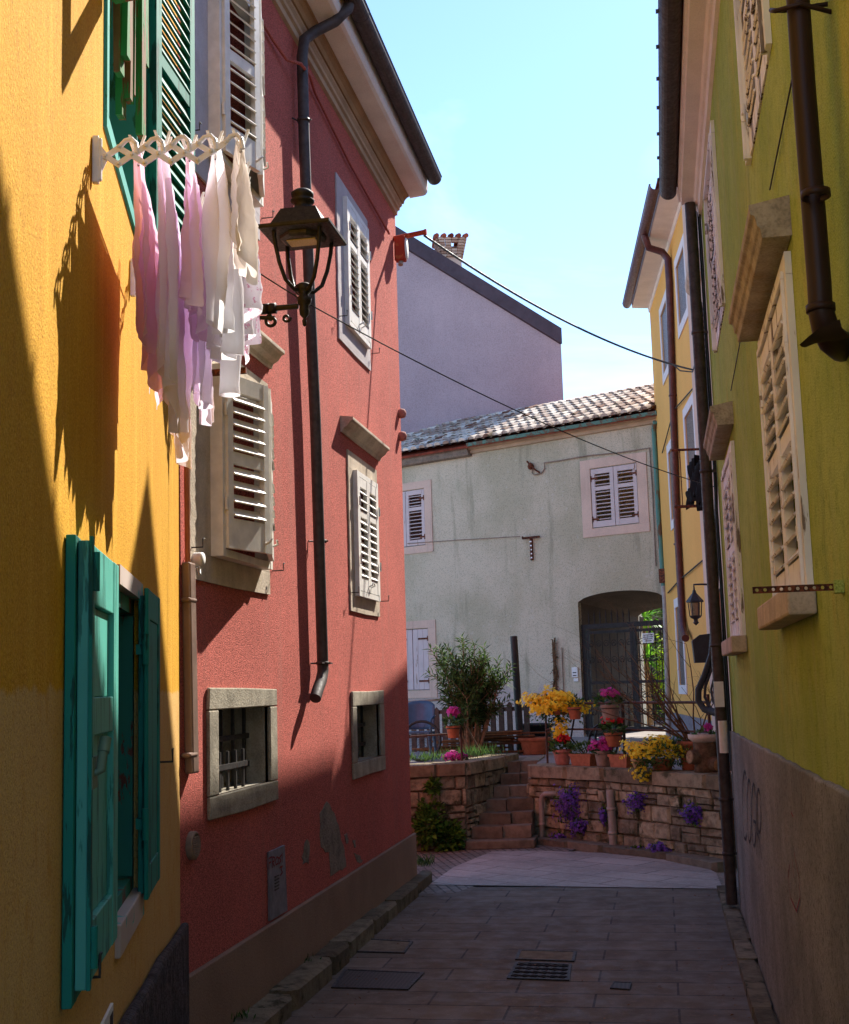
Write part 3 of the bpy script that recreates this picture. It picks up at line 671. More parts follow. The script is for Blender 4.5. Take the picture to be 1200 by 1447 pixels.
# far leaf standing a little off the wall
fa = YL.px(208, 1050, .045)[0]
mb = MB(); panel_leaf(mb, YL, fa + .0, fa + .58, .032, .05, YL.px(208, 1275, .05)[1], YL.px(208, 829, .05)[1], .08, ((.1, .9),), .006); mb.fbox(YL, fa + .04, fa + .62, .006, .030, YL.px(208, 1268, .05)[1], YL.px(208, 838, .05)[1])
sh2 = mb.build('shutter', M['teal'], yl, bevel=.004)
for z in (z1 - .22, z0 + .22):
    mb = MB(); mb.tube([YL.p(fa - .014, .04, z - .06), YL.p(fa - .014, .04, z + .06)], .014, 8); mb.fbox(YL, la1 - .03, fa - .005, .001, .036, z - .02, z + .02); mb.build('hinge', M['teal'], sh2)
for q in ((la1 + .62, 1.9, .09), (na0 + .25, z0 - .02, .06)): mb = MB(); hook(mb, YL, *q); mb.build('shutter_hook', M['iron'], yl)
# upper window: teal frame, rotten green leaf, far louvred leaf
mb = MB(); ring(mb, YL, ua0, ua1, uz0, uz0 + 1.9, .055, -.16, .012); mb.build('window_frame', peel('teal_frame_worn', '#3c9c93', '#2b6a4a', .62, 10, .3), yl)
mb = MB()
ang = math.radians(10); e = YL.e * math.cos(ang) * 1 + YL.m * math.sin(ang); m = -YL.e * math.sin(ang) + YL.m * math.cos(ang)
P0 = YL.p(ua0 + .12, -.03, uz0 + .14)
e2 = YL.e * math.cos(2.0) + YL.m * math.sin(2.0); louvre(mb, YL.p(ua0 - .01, .03, uz0 + .43), e2, -YL.e * math.sin(2.0) + YL.m * math.cos(2.0), .50, 1.1, .085, .035, (.3, .62), .11, 25, .05, .08, .1, .1, 6, .3)
for i in range(8):
    x = .05 + i * .055; h0 = (.30, .16, .22, .05, .12, .02, .2, .36)[i]
    mb.box(P0 + e * x + Z * (h0 + .55) + m * (.01 + .022 * (i % 3)), e * .026, m * .012, Z * .55 + e * (.012, -.02, .03, -.01, .02, .0, .025, -.015)[i])
mb.build('shutter', M['green_old'], yl, label='rotten shutter with flaking green paint and bare broken boards')
mb = MB(); mb.fbox(YL, ua0 + .07, ua1 - .07, -.14, -.12, uz0 + .07, uz0 + 1.83); mb.build('inner_board', M['wood'], yl)
mb = MB(); louvre(mb, YL.p(ua1 + .06, .06, uz0 + .02), YL.e * .97 + YL.m * .24, YL.m * .97 - YL.e * .24, .55, 1.86, .07, .045, (.45,), .06, 68, .10)
mb.fbox(YL, ua1 + .03, ua1 + .09, .0, .045, uz0, uz0 + 1.9)
mb.build('shutter', M['teal'], yl)
# house number plaque low on the wall
pl = thing('wall_plaque', 'small white plaque with a dark band low on the yellow wall', 'plaque', YL.w(150, 1440))
a0, _ = YL.px(135, 1440); a1, _ = YL.px(155, 1418); _, zt = YL.px(155, 1417)
mb = MB(); mb.fbox(YL, a0, a1, .002, .012, zt - .2, zt); mb.build('plate', M['white'], pl, bevel=.002)
mb = MB(); mb.fbox(YL, a1 - .1, a1 - .02, .0125, .0135, zt - .16, zt - .02); mb.build('printed_band', M['ink'], pl)
# ================================================================== green house on the right
GY1 = 12.75
gh = thing('olive_green_house', 'olive green rendered house with flaking cream shutters close on the right', 'house', (XR, 6, 0))
gw = [(5.60, 6.95, 2.58, 3.92), (10.0, 11.25, 2.52, 3.90), (5.75, 6.95, 5.05, 6.5), (10.0, 11.35, 5.1, 6.5)]
mb = MB(); front(mb, GR, .6, GY1, -.3, 6.95, gw, .16, 5); mb.build('wall', M['green'], gh)
mb = MB(); mb.slab(GR, [(.6, -.3), (GY1 + .02, -.3), (GY1 + .02, 1.70)] + [(GY1 - .08 - k * .09, 1.70 + .135 * k / 134 + random.uniform(-.004, .004) + .004 * math.sin(k * .7)) for k in range(133)] + [(.6, 1.83)], .002, .035)
plg = mb.build('plinth', M['plinth_grey'], gh, bevel=.01)
scribble(GR, [[(xc + rx * math.cos(t), yc + ry * math.sin(t) + sl * math.cos(t)) for t in [t0 + k * tr / 16 for k in range(17)]] for xc, yc, rx, ry, sl, t0, tr in ((1053, 1138, 3.6, 48, 6, -1.0, -4.4), (1059, 1146, 3.0, 44, 6, 0, 6.3), (1065.5, 1152, 3.0, 44, 6, -.8, -5.0), (1072.5, 1146, 3.0, 30, 6, 3.2, 6.2))] + [[(1065, 1160), (1068, 1162), (1068, 1190)], [(1070, 1175), (1073, 1185), (1077, 1214)], [(1070, 1120), (1070, 1208)]], .0375, .012, M['graf_dark'], 'graffiti', plg)
scribble(GR, [[(1116, 1222), (1114, 1240), (1118, 1270), (1126, 1288), (1131, 1270), (1129, 1235), (1123, 1205)], [(1120, 1215), (1122, 1240)], [(1118, 1148), (1121, 1154)]], .0375, .006, M['graf_red'], 'graffiti', plg)
# eaves
mb = MB(); mb.extr(GR, [(0, 6.84), (.03, 6.85), (.04, 6.93), (.06, 6.94), (.075, 7.0), (.19, 7.01), (.20, 7.04), (.22, 7.045), (.225, 7.14), (.0, 7.2)], .6, GY1 + .03); mb.build('cornice', M['soffit'], gh)
mb = MB(); cn, cz, R = .315, 7.16, .085
pr = [(cn - R * math.cos(t), cz - R * math.sin(t)) for t in [PI * i / 10 for i in range(11)]] + [(cn + R + .008, cz + .012), (cn + R - .01, cz + .012)] + [(cn - (R - .012) * math.cos(t), cz - (R - .012) * math.sin(t)) for t in [PI * (10 - i) / 10 for i in range(11)]]
mb.extr(GR, pr, .6, GY1 + .03); mb.add([GR.p(GY1 + .028, n, z) for n, z in pr[:11]], [range(11)])
for i in range(18):
    a = GY1 - .3 - i * .55; mb.box(GR.p(a, cn + R + .016, cz + .01), (0, .012, 0), (.01, 0, 0), (0, 0, .012))
mb.build('gutter', M['gutter'], gh)
mb = MB(); mb.slab(Frame((XR, .6), (-1, 0), (0, -1)), [(.30, 7.19), (.30, 7.24), (-3, 8.6), (-5, 7.4), (-5, 7.2)], -(GY1 - .6), 0); mb.build('roof', M['tile_red'], gh)
def green_window(h, opened, mat, sill=True, hood=None):
    a0, a1, z0, z1 = h
    mb = MB(); ring(mb, GR, a0 - .10, a1 + .10, z0 - .005, z1 + .10, .10, .0015, .03, .10, 0, .006)
    ring(mb, GR, a0 - .03, a1 + .03, z0 - .004, z1 + .03, .03, .031, .045, .03, 0, .003)
    fr = mb.build('window_frame', M['shutter_old'], gh)
    w = (a1 - a0) / 2 - .006
    for side in (0, 1):
        s = 1 if side == 0 else -1
        mb = MB(); P0 = GR.p(a0 + .004 if side == 0 else a1 - .004, -.012 if not opened else .01, z0 + .01)
        louvre(mb, P0, GR.e * s, GR.m, w, z1 - z0 - .02, .075, .045, (.52,), .083, 42, .085, .09, .12, .08, 7, .04 if opened else .0)
        mb.build('shutter', mat, fr)
    for a in (a0 + .005, a1 - .005):
        for t in (.18, .8): mb = MB(); z = z0 + (z1 - z0) * t; mb.tube([GR.p(a, .035, z - .05), GR.p(a, .035, z + .05)], .014, 7); mb.box(GR.p(a, .04, z), GR.e * .04, GR.m * .006, Z * .018); mb.build('hinge', M['shutter_old'], fr)
    if sill:
        mb = MB(); mb.slab(GR, [(a0 - .16, z0 - .13), (a1 + .16, z0 - .13), (a1 + .16, z0 - .006), (a0 - .16, z0 - .006)], .002, .12); mb.build('window_sill', M['stone_warm'], gh, bevel=.012)
    if hood:
        z = hood; mb = MB(); mb.extr(GR, [(0, z), (.125, z + .0), (.13, z + .045), (.142, z + .055), (.15, z + .10), (.168, z + .11), (.172, z + .15), (0, z + .18)], a0 - .18, a1 + .2); mb.build('window_hood', M['hood'], gh, bevel=.006)
M['hood'] = stucco('weathered_hood', (.38, .34, .28, 1), 50, .6, .004, .3, 6, .25, .45, (.30, .20, .09, 1))
green_window(gw[0], True, M['shutter_old'], True, 4.06); green_window(gw[1], True, M['shutter_old'], True, 4.12)
green_window(gw[2], False, M['shutter_dry'], False); green_window(gw[3], False, M['shutter_dry'], False)
# near downpipe with the split spout
mb = MB(); q = [GR.w(u, v, .10) for u, v in ((1124, -60), (1128, 0), (1136, 120), (1147, 260), (1158, 400), (1160, 440))]
mb.tube(q, .037, 16)
r = [GR.w(u, v, n) for u, v, n in ((1160, 438, .10), (1166, 462, .09), (1176, 480, .065), (1190, 490, .01))]; mb.tube(r, [.039, .042, .046, .05], 16, False)
yb = GR.w(1165, 470, .10).y - .05; mb.grid([[on_y(u, v, yb), on_y(u + 3, v + 3 + 10 * f, yb + .01), on_y(u + 8 + 6 * f, v + 4 + 22 * f, yb + .05)] for u, v, f in ((1130, 487, 0), (1142, 476, .25), (1156, 465, .6), (1170, 458, .9), (1187, 451, 1.))])
for u, v in ((1153, 275), (1160, 436)): mb.lathe(GR.w(u, v, .10) - Z * .01, [(.039, 0), (.045, 0), (.045, .022), (.039, .022)], 16)
for u, v in ((1129, 18),):
    c = GR.w(u, v, .10); mb.tube([c + Vector((.1, 0, -.01)), c + Vector((0, -.055, 0)), c + Vector((-.075, -.03, 0)), c + Vector((-.085, .0, .02)), c + Vector((-.04, .05, .04)), c + Vector((.1, .06, .05))], .008, 8)
mb.build('downpipe', peel('splashed_pipe', '#33211b', '#7e8430', .72, 18, .35, .45, .2), gh)
# corner downpipe and the cables beside it
mb = MB(); q = [GR.w(u, v, .085) for u, v in ((984, 250), (991, 330), (999, 480), (1006, 640), (1014, 760), (1021, 900), (1028, 1040), (1034, 1150), (1037, 1252))]
q = [GR.p(GY1 - .12, .11, z) for z in (6.96, 5.8, 4.2, 2.6, 1.4, .1)]
mb.tube(q, .055, 14)
for z in (1.05, .55, 2.5, 4.2, 5.6): mb.lathe(GR.p(GY1 - .12, .11, z), [(.055, 0), (.063, 0), (.063, .03), (.055, .03)], 14); mb.box(GR.p(GY1 - .12, .06, z + .015), GR.e * .01, GR.m * .05, Z * .012)
mb.build('corner_downpipe', M['gutter'], gh)
mb = MB()
for k, (n, a) in enumerate(((.035, .02), (.06, .05), (.02, .09))):
    mb.tube([GR.p(GY1 - a, n, 6.9 - i * .62) + Vector((random.uniform(-.006, .006), 0, 0)) for i in range(10)], .010, 6)
mb.build('wall_cable', M['cable'], gh)
mb = MB(); mb.fbox(GR, GY1 - .20, GY1 - .186, .07, .16, 1.93, 2.17); mb.build('notice_sleeve', M['white'], gh)
mb = MB(); mb.tube([GR.p(GY1 - .20, .10, 1.50), GR.p(GY1 - .20, .10, 1.80)], .042, 12); mb.build('pipe_collar', M['shutter'], gh)
for q in (((1130, 60), (1088, 268)), ((1050, 462), (1033, 552))): mb = MB(); mb.tube([GR.w(*q[0], .012), GR.w(*q[1], .012)], .004, 5); mb.build('wall_wire', M['cable'], gh)
# perforated iron bar sticking out of the wall
br = thing('perforated_bracket', 'rusty perforated iron bar sticking out of the green wall', 'bracket', GR.w(1195, 830))
b0 = GR.w(1192, 829, .0); mb = MB()
L = .31; k = 11
for i in range(k):
    x0 = i * L / k; x1 = (i + 1) * L / k; h = .012; r = .0065; xm = (x0 + x1) / 2
    for (ax, az) in ((x0, x1),):
        P4 = [(x0, -h), (x1, -h), (x1, h), (x0, h)]; C8 = [(xm + r * math.cos(t), r * math.sin(t)) for t in [PI * 1.25 + q * PI / 4 for q in range(8)]]
        vs = [b0 + Vector((-x, y, z)) for y in (-.004, .004) for x, z in P4 + C8]
        fs = []
        for o in (0, 12):
            for q in range(4):
                fs.append((o + q, o + (q + 1) % 4, o + 4 + (2 * q + 2) % 8, o + 4 + 2 * q + 1, o + 4 + 2 * q))
        for q in range(8): fs.append((4 + q, 4 + (q + 1) % 8, 16 + (q + 1) % 8, 16 + q))
        fs += [(0, 1, 13, 12), (2, 3, 15, 14)]
        mb.add(vs, fs)
mb.box(b0 + Vector((-L, 0, 0)), (.001, 0, 0), (0, .004, 0), (0, 0, .012))
mb.build('bar', M['rust'], br)
mb = MB(); mb.box(b0 + Vector((-.018, 0, 0)), (.016, 0, 0), (0, .03, 0), (0, 0, .022)); mb.build('wall_plate', M['green'], br)

# ================================================================== pale pink house behind the green one
c0 = Vector((.80, GY1 + .02)); YRn = -6.55
yn0 = YR.p(YRn, .06, 0); PR = Frame(c0, (yn0.x - c0.x, yn0.y - c0.y), (-(yn0.y - c0.y), yn0.x - c0.x)); PRL = (Vector((yn0.x, yn0.y)) - c0).length
ph = thing('pale_pink_house', 'narrow pale pink house front with dark brown shutters between green and yellow houses', 'house', PR.p(PRL / 2, 0, 1))
pa0, pz1 = PR.px(992, 500); 
mb = MB(); front(mb, PR, 0, PRL, .5, 10.3, [(3.2, 4.2, 5.2, 6.9), (3.3, 4.2, 1.2, 3.3)], .2, 5); mb.build('wall', M['pale_r'], ph)
mb = MB(); mb.slab(Frame(PR.p(0, 0, 0), (PR.m.x, PR.m.y), (-PR.e.x, -PR.e.y)), [(.32, 10.3), (.32, 10.42), (-2.5, 11.5), (-5, 10.3)], -PRL, 0); mb.build('roof', M['tile_red'], ph)
mb = MB(); louvre(mb, PR.p(3.2, .03, 5.2), -PR.e * .98 + PR.m * .12, PR.m, .5, 1.7, .06, .04, (.5,), .08); mb.build('shutter', M['picket'], ph); mb = MB(); louvre(mb, PR.p(4.2, .03, 5.2), PR.e, PR.m, .5, 1.7, .06, .04, (.5,), .08)
mb.build('shutter', M['picket'], ph)
mb = MB(); mb.extr(PR, [(0, 7.25), (.06, 7.25), (.09, 7.35), (.15, 7.42), (.16, 7.5), (0, 7.55)], 3.0, 4.4); mb.build('window_hood', M['stone_warm'], ph)
mb = MB(); mb.fbox(PR, 3.3, 3.75, .02, .06, 1.3, 3.3); mb.build('door_board', M['black_pl'], ph)
# ================================================================== warm yellow house, far right
yr = thing('warm_yellow_house', 'warm yellow house with white window surrounds and maroon downpipe at the end of the lane', 'house', YR.p(-3, 0, 1))
ZE = 10.05
yw = [(-3.22, -2.12, 8.05, 9.22), (-6.1, -4.95, 8.2, 9.25), (-3.22, -2.12, 5.2, 6.5), (-6.1, -4.95, 5.3, 6.6), (-2.9, -1.9, 2.1, 3.55)]
mb = MB(); front(mb, YR, YRn, .0, .5, ZE, yw, .03, 6); mb.build('wall', M['yellow_r'], yr)
mb = MB(); mb.fbox(YR, YRn, 0.015, .002, .02, .5, 1.55); mb.build('plinth', M['steel'], yr)
for h in yw:
    mb = MB(); ring(mb, YR, h[0] - .17, h[1] + .17, h[2] - .17, h[3] + .17, .168, .0015, .02, .168, .168); s = mb.build('window_surround', M['frame_white'], yr)
    box_of('curtain_pane', M['lace'], s, YR, h[0] + .002, h[1] - .002, -.02, -.012, h[2] + .002, h[3] - .002)
mb = MB(); mb.extr(YR, [(0, ZE - .12), (.02, ZE - .11), (.03, ZE - .02), (.36, ZE + .0), (.37, ZE + .14), (0, ZE + .16)], YRn, .04); mb.build('soffit', M['soffit'], yr)
mb = MB(); cn, cz, R = .465, ZE + .09, .09
pr = [(cn - R * math.cos(t), cz - R * math.sin(t)) for t in [PI * i / 8 for i in range(9)]] + [(cn + R + .01, cz + .02), (cn + R - .02, cz + .02)] + [(cn - (R - .015) * math.cos(t), cz - (R - .015) * math.sin(t)) for t in [PI * (8 - i) / 8 for i in range(9)]]
mb.extr(YR, pr, YRn, .04); mb.add([YR.p(.038, n, z) for n, z in pr[:9]], [range(9)]); mb.build('gutter', M['maroon'], yr)
mb = MB(); mb.slab(Frame(YR.p(YRn, 0, 0), (YR.m.x, YR.m.y), (-YR.e.x, -YR.e.y)), [(.42, ZE + .16), (.42, ZE + .2), (-3, ZE + 1.5), (-6, ZE + .2), (-6, ZE + .1)], -(-YRn + .06), 0); mb.build('roof', M['tile_red'], yr)
mb = MB(); g0 = YR.w(911, 338, .465)
mb.tube([Vector((g0.x, g0.y, ZE + .02)), YR.w(917, 350, .40), YR.w(936, 356, .15), YR.w(944, 366, .07), YR.w(946, 400, .07), YR.w(951, 560, .07), YR.w(957, 740, .07), YR.w(964, 870, .07), YR.w(966, 890, .08), YR.w(969, 902, .12)], .065, 12)
for u, v in ((958, 770), (951, 560)): mb.lathe(YR.w(u, v, .07), [(.065, 0), (.075, 0), (.075, .03), (.065, .03)], 12)
mb.build('downpipe', M['maroon'], yr)
mb = MB(); mb.tube([YR.w(980, 548, .04), YR.w(952, 580, .04), YR.w(936, 640, .03)], .012, 5); mb.build('wall_cable', M['cable'], yr); mb = MB(); mb.tube([YR.w(993, 792, .04), YR.w(960, 820, .04), YR.w(944, 838, .03)], .014, 5); mb.build('wall_cable', M['cable'], yr)
# ================================================================== faded green house across the end of the lane
FA1 = 7.3; PD = 2.6
fh = thing('faded_green_house', 'faded grey-green house with mossy tile roof and arched passage closing the lane', 'house', FA.p(3.5, 0, 1))
def fz(u, v, n=0): return FA.px(u, v, n)
G0, G1 = fz(819, 900)[0], 6.93; ZS = fz(819, 851)[1]; ZT = fz(878, 836)[1] + .02; ZF = 1.10
fw = [(.0 - .35, .80, fz(600, 770)[1], fz(600, 690)[1]), (fz(836, 700)[0], fz(902, 700)[0], fz(870, 743)[1], fz(870, 658)[1]), (-.15, .80, fz(600, 975)[1], fz(600, 888)[1])]
ZTOP = 7.62
mb = MB(); front(mb, FA, -2.5, FA1, .4, ZTOP, fw + [(G0, G1, .4, ZT)], .12, PD, False)
# arch spandrel
N = 14; arc = [(G0 + (G1 - G0) * i / N, ZS + (ZT - ZS) * (1 - (2 * i / N - 1) ** 2) ** .62) for i in range(N + 1)]
for i in range(N): mb.quad(FA.p(arc[i][0], 0, arc[i][1]), FA.p(arc[i + 1][0], 0, arc[i + 1][1]), FA.p(arc[i + 1][0], 0, ZT), FA.p(arc[i][0], 0, ZT))
mb.v = mb.v; n0 = len(mb.f)
wallf = mb.build('wall', M['facade'], fh)
mb = MB()
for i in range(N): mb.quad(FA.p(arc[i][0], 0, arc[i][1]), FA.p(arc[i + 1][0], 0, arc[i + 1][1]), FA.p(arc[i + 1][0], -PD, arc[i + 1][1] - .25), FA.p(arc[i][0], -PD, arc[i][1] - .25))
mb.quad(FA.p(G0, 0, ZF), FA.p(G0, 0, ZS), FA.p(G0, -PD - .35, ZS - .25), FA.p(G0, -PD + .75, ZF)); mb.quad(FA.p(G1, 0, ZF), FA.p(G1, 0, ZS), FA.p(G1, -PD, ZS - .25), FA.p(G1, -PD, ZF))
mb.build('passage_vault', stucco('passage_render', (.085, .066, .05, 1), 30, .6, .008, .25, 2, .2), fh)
# side, back and inner faces of the house body
mb = MB()
for a in (-2.5, FA1): mb.quad(FA.p(a, 0, .4), FA.p(a, -PD, .4), FA.p(a, -PD, ZTOP), FA.p(a, 0, ZTOP))
front(mb, FA, -2.5, FA1, .4, ZTOP, [(G0, G1, .4, ZS - .05)], .01, 1, False, -PD); mb.build('rear_wall', M['facade'], fh)
# eaves, gutter, roof
mb = MB(); mb.extr(FA, [(0, ZTOP - .10), (.06, ZTOP - .09), (.08, ZTOP - .02), (.16, ZTOP), (.16, ZTOP + .07), (0, ZTOP + .07)], -2.5, FA1); mb.build('cornice', M['cornice_pale'], fh)
EAVE = (.30, ZTOP + .10); tb = .43
q = FA.px(920, 553, -2.2); 
for k in range(200):
    r = .5 + k * .03
    if FA.px(890, 556.5, -r)[1] <= EAVE[1] + (r + .3) * tb: 
        break
RIDGE = (-min(r, 4.2), EAVE[1] + (min(r, 4.2) + .3) * tb)
FA1T = FA.px(925, 590, .3)[0]
mb = MB(); mb.extr(FA, [(EAVE[0], EAVE[1] - .05), (RIDGE[0], RIDGE[1] - .05), (-PD - 2.4, EAVE[1] + .3), (-PD - 2.4, EAVE[1] + .2), (RIDGE[0], RIDGE[1] - .15), (EAVE[0] - .02, EAVE[1] - .1)], -2.5, FA1T); rf = mb.build('roof', M['tile_red'], fh)
mb = MB()
def tile_roof(mb, a0, a1, e, rdg, pitch=.235, rl=.34):
    import math as _m
    dn, dz = rdg[0] - e[0], rdg[1] - e[1]; Ls = _m.hypot(dn, dz); un, uz = dn / Ls, dz / Ls; rows = int(Ls / rl) + 1
    ncol = int((a1 - a0) / pitch)
    for r in range(rows):
        for c in range(ncol):
            a = a0 + (c + .5) * pitch + random.uniform(-.012, .012); s0 = r * rl - .03 + random.uniform(-.02, .02); s1 = s0 + rl + .10
            ja = random.uniform(-.012, .012)
            mb.tint = min(1, max(0, random.gauss(.55, .28)))
            for (sgn, off, r0, r1, lift) in ((1, 0, .092, .075, .055), (-1, pitch / 2, .085, .1, .03)):
                if sgn < 0: mb.tint = random.uniform(0, .35)  # channel tiles darker: shade in the gaps put into the tint
                rings = []
                for s, rr, l2 in ((s0, r0, lift + .028), (s1, r1, lift)):
                    ring_ = []
                    for k in range(6):
                        t = PI * k / 5; x = -rr * _m.cos(t); y = sgn * rr * .8 * _m.sin(t) + (0 if sgn > 0 else .06)
                        n = e[0] + un * s - uz * (y + l2) * -1 * -1; z = e[1] + uz * s + un * -1 * (y + l2) * -1 * -1
                        n = e[0] + un * s + uz * (y + l2); z = e[1] + uz * s - un * (y + l2)
                        ring_.append(FA.p(a + off + x + (ja if s == s0 else 0), n, z))
                    rings.append(ring_)
                mb.grid(rings)
                if sgn > 0 and r == 0: mb.add(rings[0], [range(6)])
                elif sgn > 0:
                    th = [p - Z * .018 for p in rings[0]]; mb.add(rings[0] + th, [(k, k + 1, 7 + k, 6 + k) for k in range(5)])
mb.tint = .5; tile_roof(mb, -1.9, FA1T, EAVE, RIDGE)
mb.build('roof_tiles', M['tile'], rf)
mb = MB()
nn = int((FA1T + 1.9) / .36)
for i in range(nn):
    a = -1.9 + i * .36; mb.tint = random.random()
    mb.tube([FA.p(a, RIDGE[0], RIDGE[1] + .03), FA.p(a + .40, RIDGE[0], RIDGE[1] + .045)], [.10, .085], 10)
mb.build('ridge_tiles', M['tile_red'], rf)
mb = MB(); z0 = ZTOP + .09
mb.extr(FA, [(.17, z0), (.19, z0 - .06), (.25, z0 - .085), (.31, z0 - .06), (.33, z0 + .01), (.315, z0 + .01), (.25, z0 - .065), (.19, z0)], fz(660, 640, .3)[0], FA1T + .06); mb.build('gutter', M['verd_gutter'], fh)
mb = MB(); mb.extr(FA, [(0, ZTOP - .16), (.14, ZTOP - .14), (.2, ZTOP - .02), (.2, ZTOP + .06), (0, ZTOP + .06)], -2.5, fz(660, 640, .2)[0]); mb.build('eaves_stone', M['patch'], fh, bevel=.02)
mb = MB(); tp = [FA.w(u, v, n) for u, v, n in ((926, 596, .25), (924, 606, .12), (925, 620, .08), (930, 720, .08), (936, 800, .08), (938, 830, .08))]; mb.tube(tp, .05, 10); mb.build('downpipe', M['verd'], fh)
mb = MB(); mb.tube([FA.w(938, 828, .08), FA.w(940, 850, .08), FA.w(943, 950, .08), FA.w(945, 1060, .08)], .055, 10); mb.build('lower_downpipe', plain('pale_grey_pipe', (.34, .31, .29, 1), .5), fh)
mb = MB(); mb.fbox(FA, *(lambda a: (a - .07, a + .07))(FA.px(937, 810, .1)[0]), .0, .15, FA.px(937, 812, .1)[1] - .17, FA.px(937, 812, .1)[1] + .12); mb.build('pipe_box', M['rust'], fh)
# windows
for i, h in enumerate(fw):
    d = .22 if i != 1 else .24
    mb = MB(); ring(mb, FA, h[0] - d, h[1] + d, h[2] - d * .8, h[3] + d * .85, d - .004, .0015, .022, d * .8, d * .75, .006); s = mb.build('window_surround', M['pale_r'], fh)
    w = (h[1] - h[0]) / 2 - .02
    for side in (0, 1):
        mb = MB(); sg = 1 if side == 0 else -1; P0 = FA.p(h[0] + .012 if side == 0 else h[1] - .012, -.015, h[2] + .012); H = h[3] - h[2] - .024
        if i < 2: louvre(mb, P0, FA.e * sg, FA.m, w, H, .085, .05, (.66,), .085, 25, .045, .11, .13, .08, 4)
        else:
            for k in range(3): mb.box(P0 + FA.e * sg * w * (k + .5) / 3 + Z * H / 2, FA.e * (w / 6 - .004), FA.m * .02, Z * H / 2)
        mb.build('shutter', M['shutter_pink'], s)
        for t in (.14, .84):
            mb = MB(); z = H * t; mb.box(P0 + Z * z + FA.m * .03 + FA.e * sg * (.08 if i < 2 else .14), FA.e * (.07 if i < 2 else .15), FA.m * .004, Z * .02); mb.tube([P0 + Z * (z - .06) + FA.m * .03, P0 + Z * (z + .06) + FA.m * .03], .018, 6); mb.build('hinge', M['rust'], s)
# rusty insulator and wiring
mb = MB(); c = FA.w(750, 659, .06); mb.lathe(c, [(.0, -.08), (.05, -.06), (.075, 0), (.05, .06), (0, .09)], 10)
mb.tube([FA.w(745, 652, .02), FA.w(754, 662, .1), FA.w(763, 668, .05)], .02, 6); mb.build('cable_insulator', M['rust'], fh)
mb = MB(); mb.tube([FA.w(u, v, .03) for u, v in ((753, 662), (752, 668), (755, 671), (765, 669), (770, 662), (769, 654), (790, 651), (830, 644), (880, 639), (918, 633), (922, 690), (927, 800))], .014, 6); mb.build('wall_cable', M['clay_grey'], fh); mb = MB(); mb.tube([FA.w(576, 768, .03), FA.w(650, 763, .03), FA.w(735, 758, .05)], .009, 5); mb.build('wall_cable', M['clay_grey'], fh)
ib = thing('wall_iron_bracket', 'rusty T-shaped iron bracket on the middle of the faded green wall', 'bracket', FA.w(750, 775))
mb = MB(); a, z = FA.px(750, 760, .05); mb.fbox(FA, a - .025, a + .025, .003, .06, z - .50, z - .02); mb.fbox(FA, a - .2, a + .24, .05, .10, z - .02, z + .025); mb.tube([FA.p(a - .2, .07, z + .03), FA.p(a - .05, .3, z - .0)], .022, 6); mb.build('bars', M['rust'], ib)
mb = MB()
for k in range(5): mb.fbox(FA, a - .028, a + .028, .061, .066, z - .46 + k * .09, z - .43 + k * .09)
mb.build('bolts', M['shutter_old'], ib)
# doorbell, vine stem on the wall
db = thing('intercom_panel', 'white intercom panel beside the arched passage', 'intercom', FA.w(814, 952))
a0, z1 = FA.px(809, 943); a1, z0 = FA.px(818, 957); mb = MB(); mb.fbox(FA, a0, a1, .003, .04, z0, z1); mb.fbox(FA, a0 + .03, a1, .003, .03, z0 - .09, z0 - .02); mb.build('panel', M['white'], db, bevel=.006)
mb = MB()
for k in range(2): mb.fbox(FA, a0 + .03, a1 - .03, .0405, .043, z0 + .03 + k * .06, z0 + .05 + k * .06)
mb.build('call_button', M['ink'], db)
vs = MB(); random.seed(5)
for k in range(7):
    vs.tube([FA.w(784 + random.uniform(-2.5, 2.5) + random.uniform(-2, 2), v, .03 + random.random() * .05) for v in (1000, 975, 950, 930, 905 + random.uniform(-4, 6))], .016, 5)
for k in range(60):
    p = FA.w(784 + random.gauss(0, 2), random.uniform(903, 1000), .07); vs.leaf(p, (random.uniform(-1, 1), -.5, random.uniform(-1, .6)), Z, .11, .03)
vs.build('dry_climbing_stem', M['twig'], None, FA.w(784, 1000), 'dry vine stem climbing the faded wall left of the arch', 'vine')
mb = MB(); mb.tube([FA.w(794, 915, .03), FA.w(797, 995, .03)], .012, 5); mb.build('earth_wire', M['clay_grey'], fh)

# ---- iron gate in the passage mouth
gt = thing('iron_gate', 'brown iron gate with scrollwork in the arched passage', 'gate', FA.p((G0 + G1) / 2, -.1, ZF))
GZ1 = FA.px(850, 888, -.1)[1]; gm = G0 + 1.22; n = -.12
def bars(mb, a0, a1, z0, z1, n, r=.022):
    mb.fbox(FA, a0, a0 + r * 2, n - r, n + r, z0, z1); mb.fbox(FA, a1 - r * 2, a1, n - r, n + r, z0, z1)
    for z in (z0 + .05, z1 - .06, z0 + (z1 - z0) * .47): mb.fbox(FA, a0 + r * 2 + .001, a1 - r * 2 - .001, n - r * .8, n + r * .8, z - .03, z + .03)
mb = MB(); mb.fbox(FA, G0 + .01, G1, n - .04, n + .04, GZ1, GZ1 + .10); mb.fbox(FA, G0 + .01, G0 + .10, n - .04, n + .04, ZF, GZ1 - .001)
for k in range(8): a = G0 + .18 + k * .14; mb.tube([FA.p(a, n, GZ1 + .1), FA.p(a, n, GZ1 + .30), FA.p(a, n, GZ1 + .40)], [.014, .016, .003], 6)
mb.build('frame', M['gate_iron'], gt)
def spiral(c, r, turns, d0, sgn): return [FA.p(c[0] + sgn * r * (1 - t * .8) * math.cos(d0 + t * turns * 2 * PI), n, c[1] + r * (1 - t * .8) * math.sin(d0 + t * turns * 2 * PI)) for t in [i / 18 for i in range(19)]]
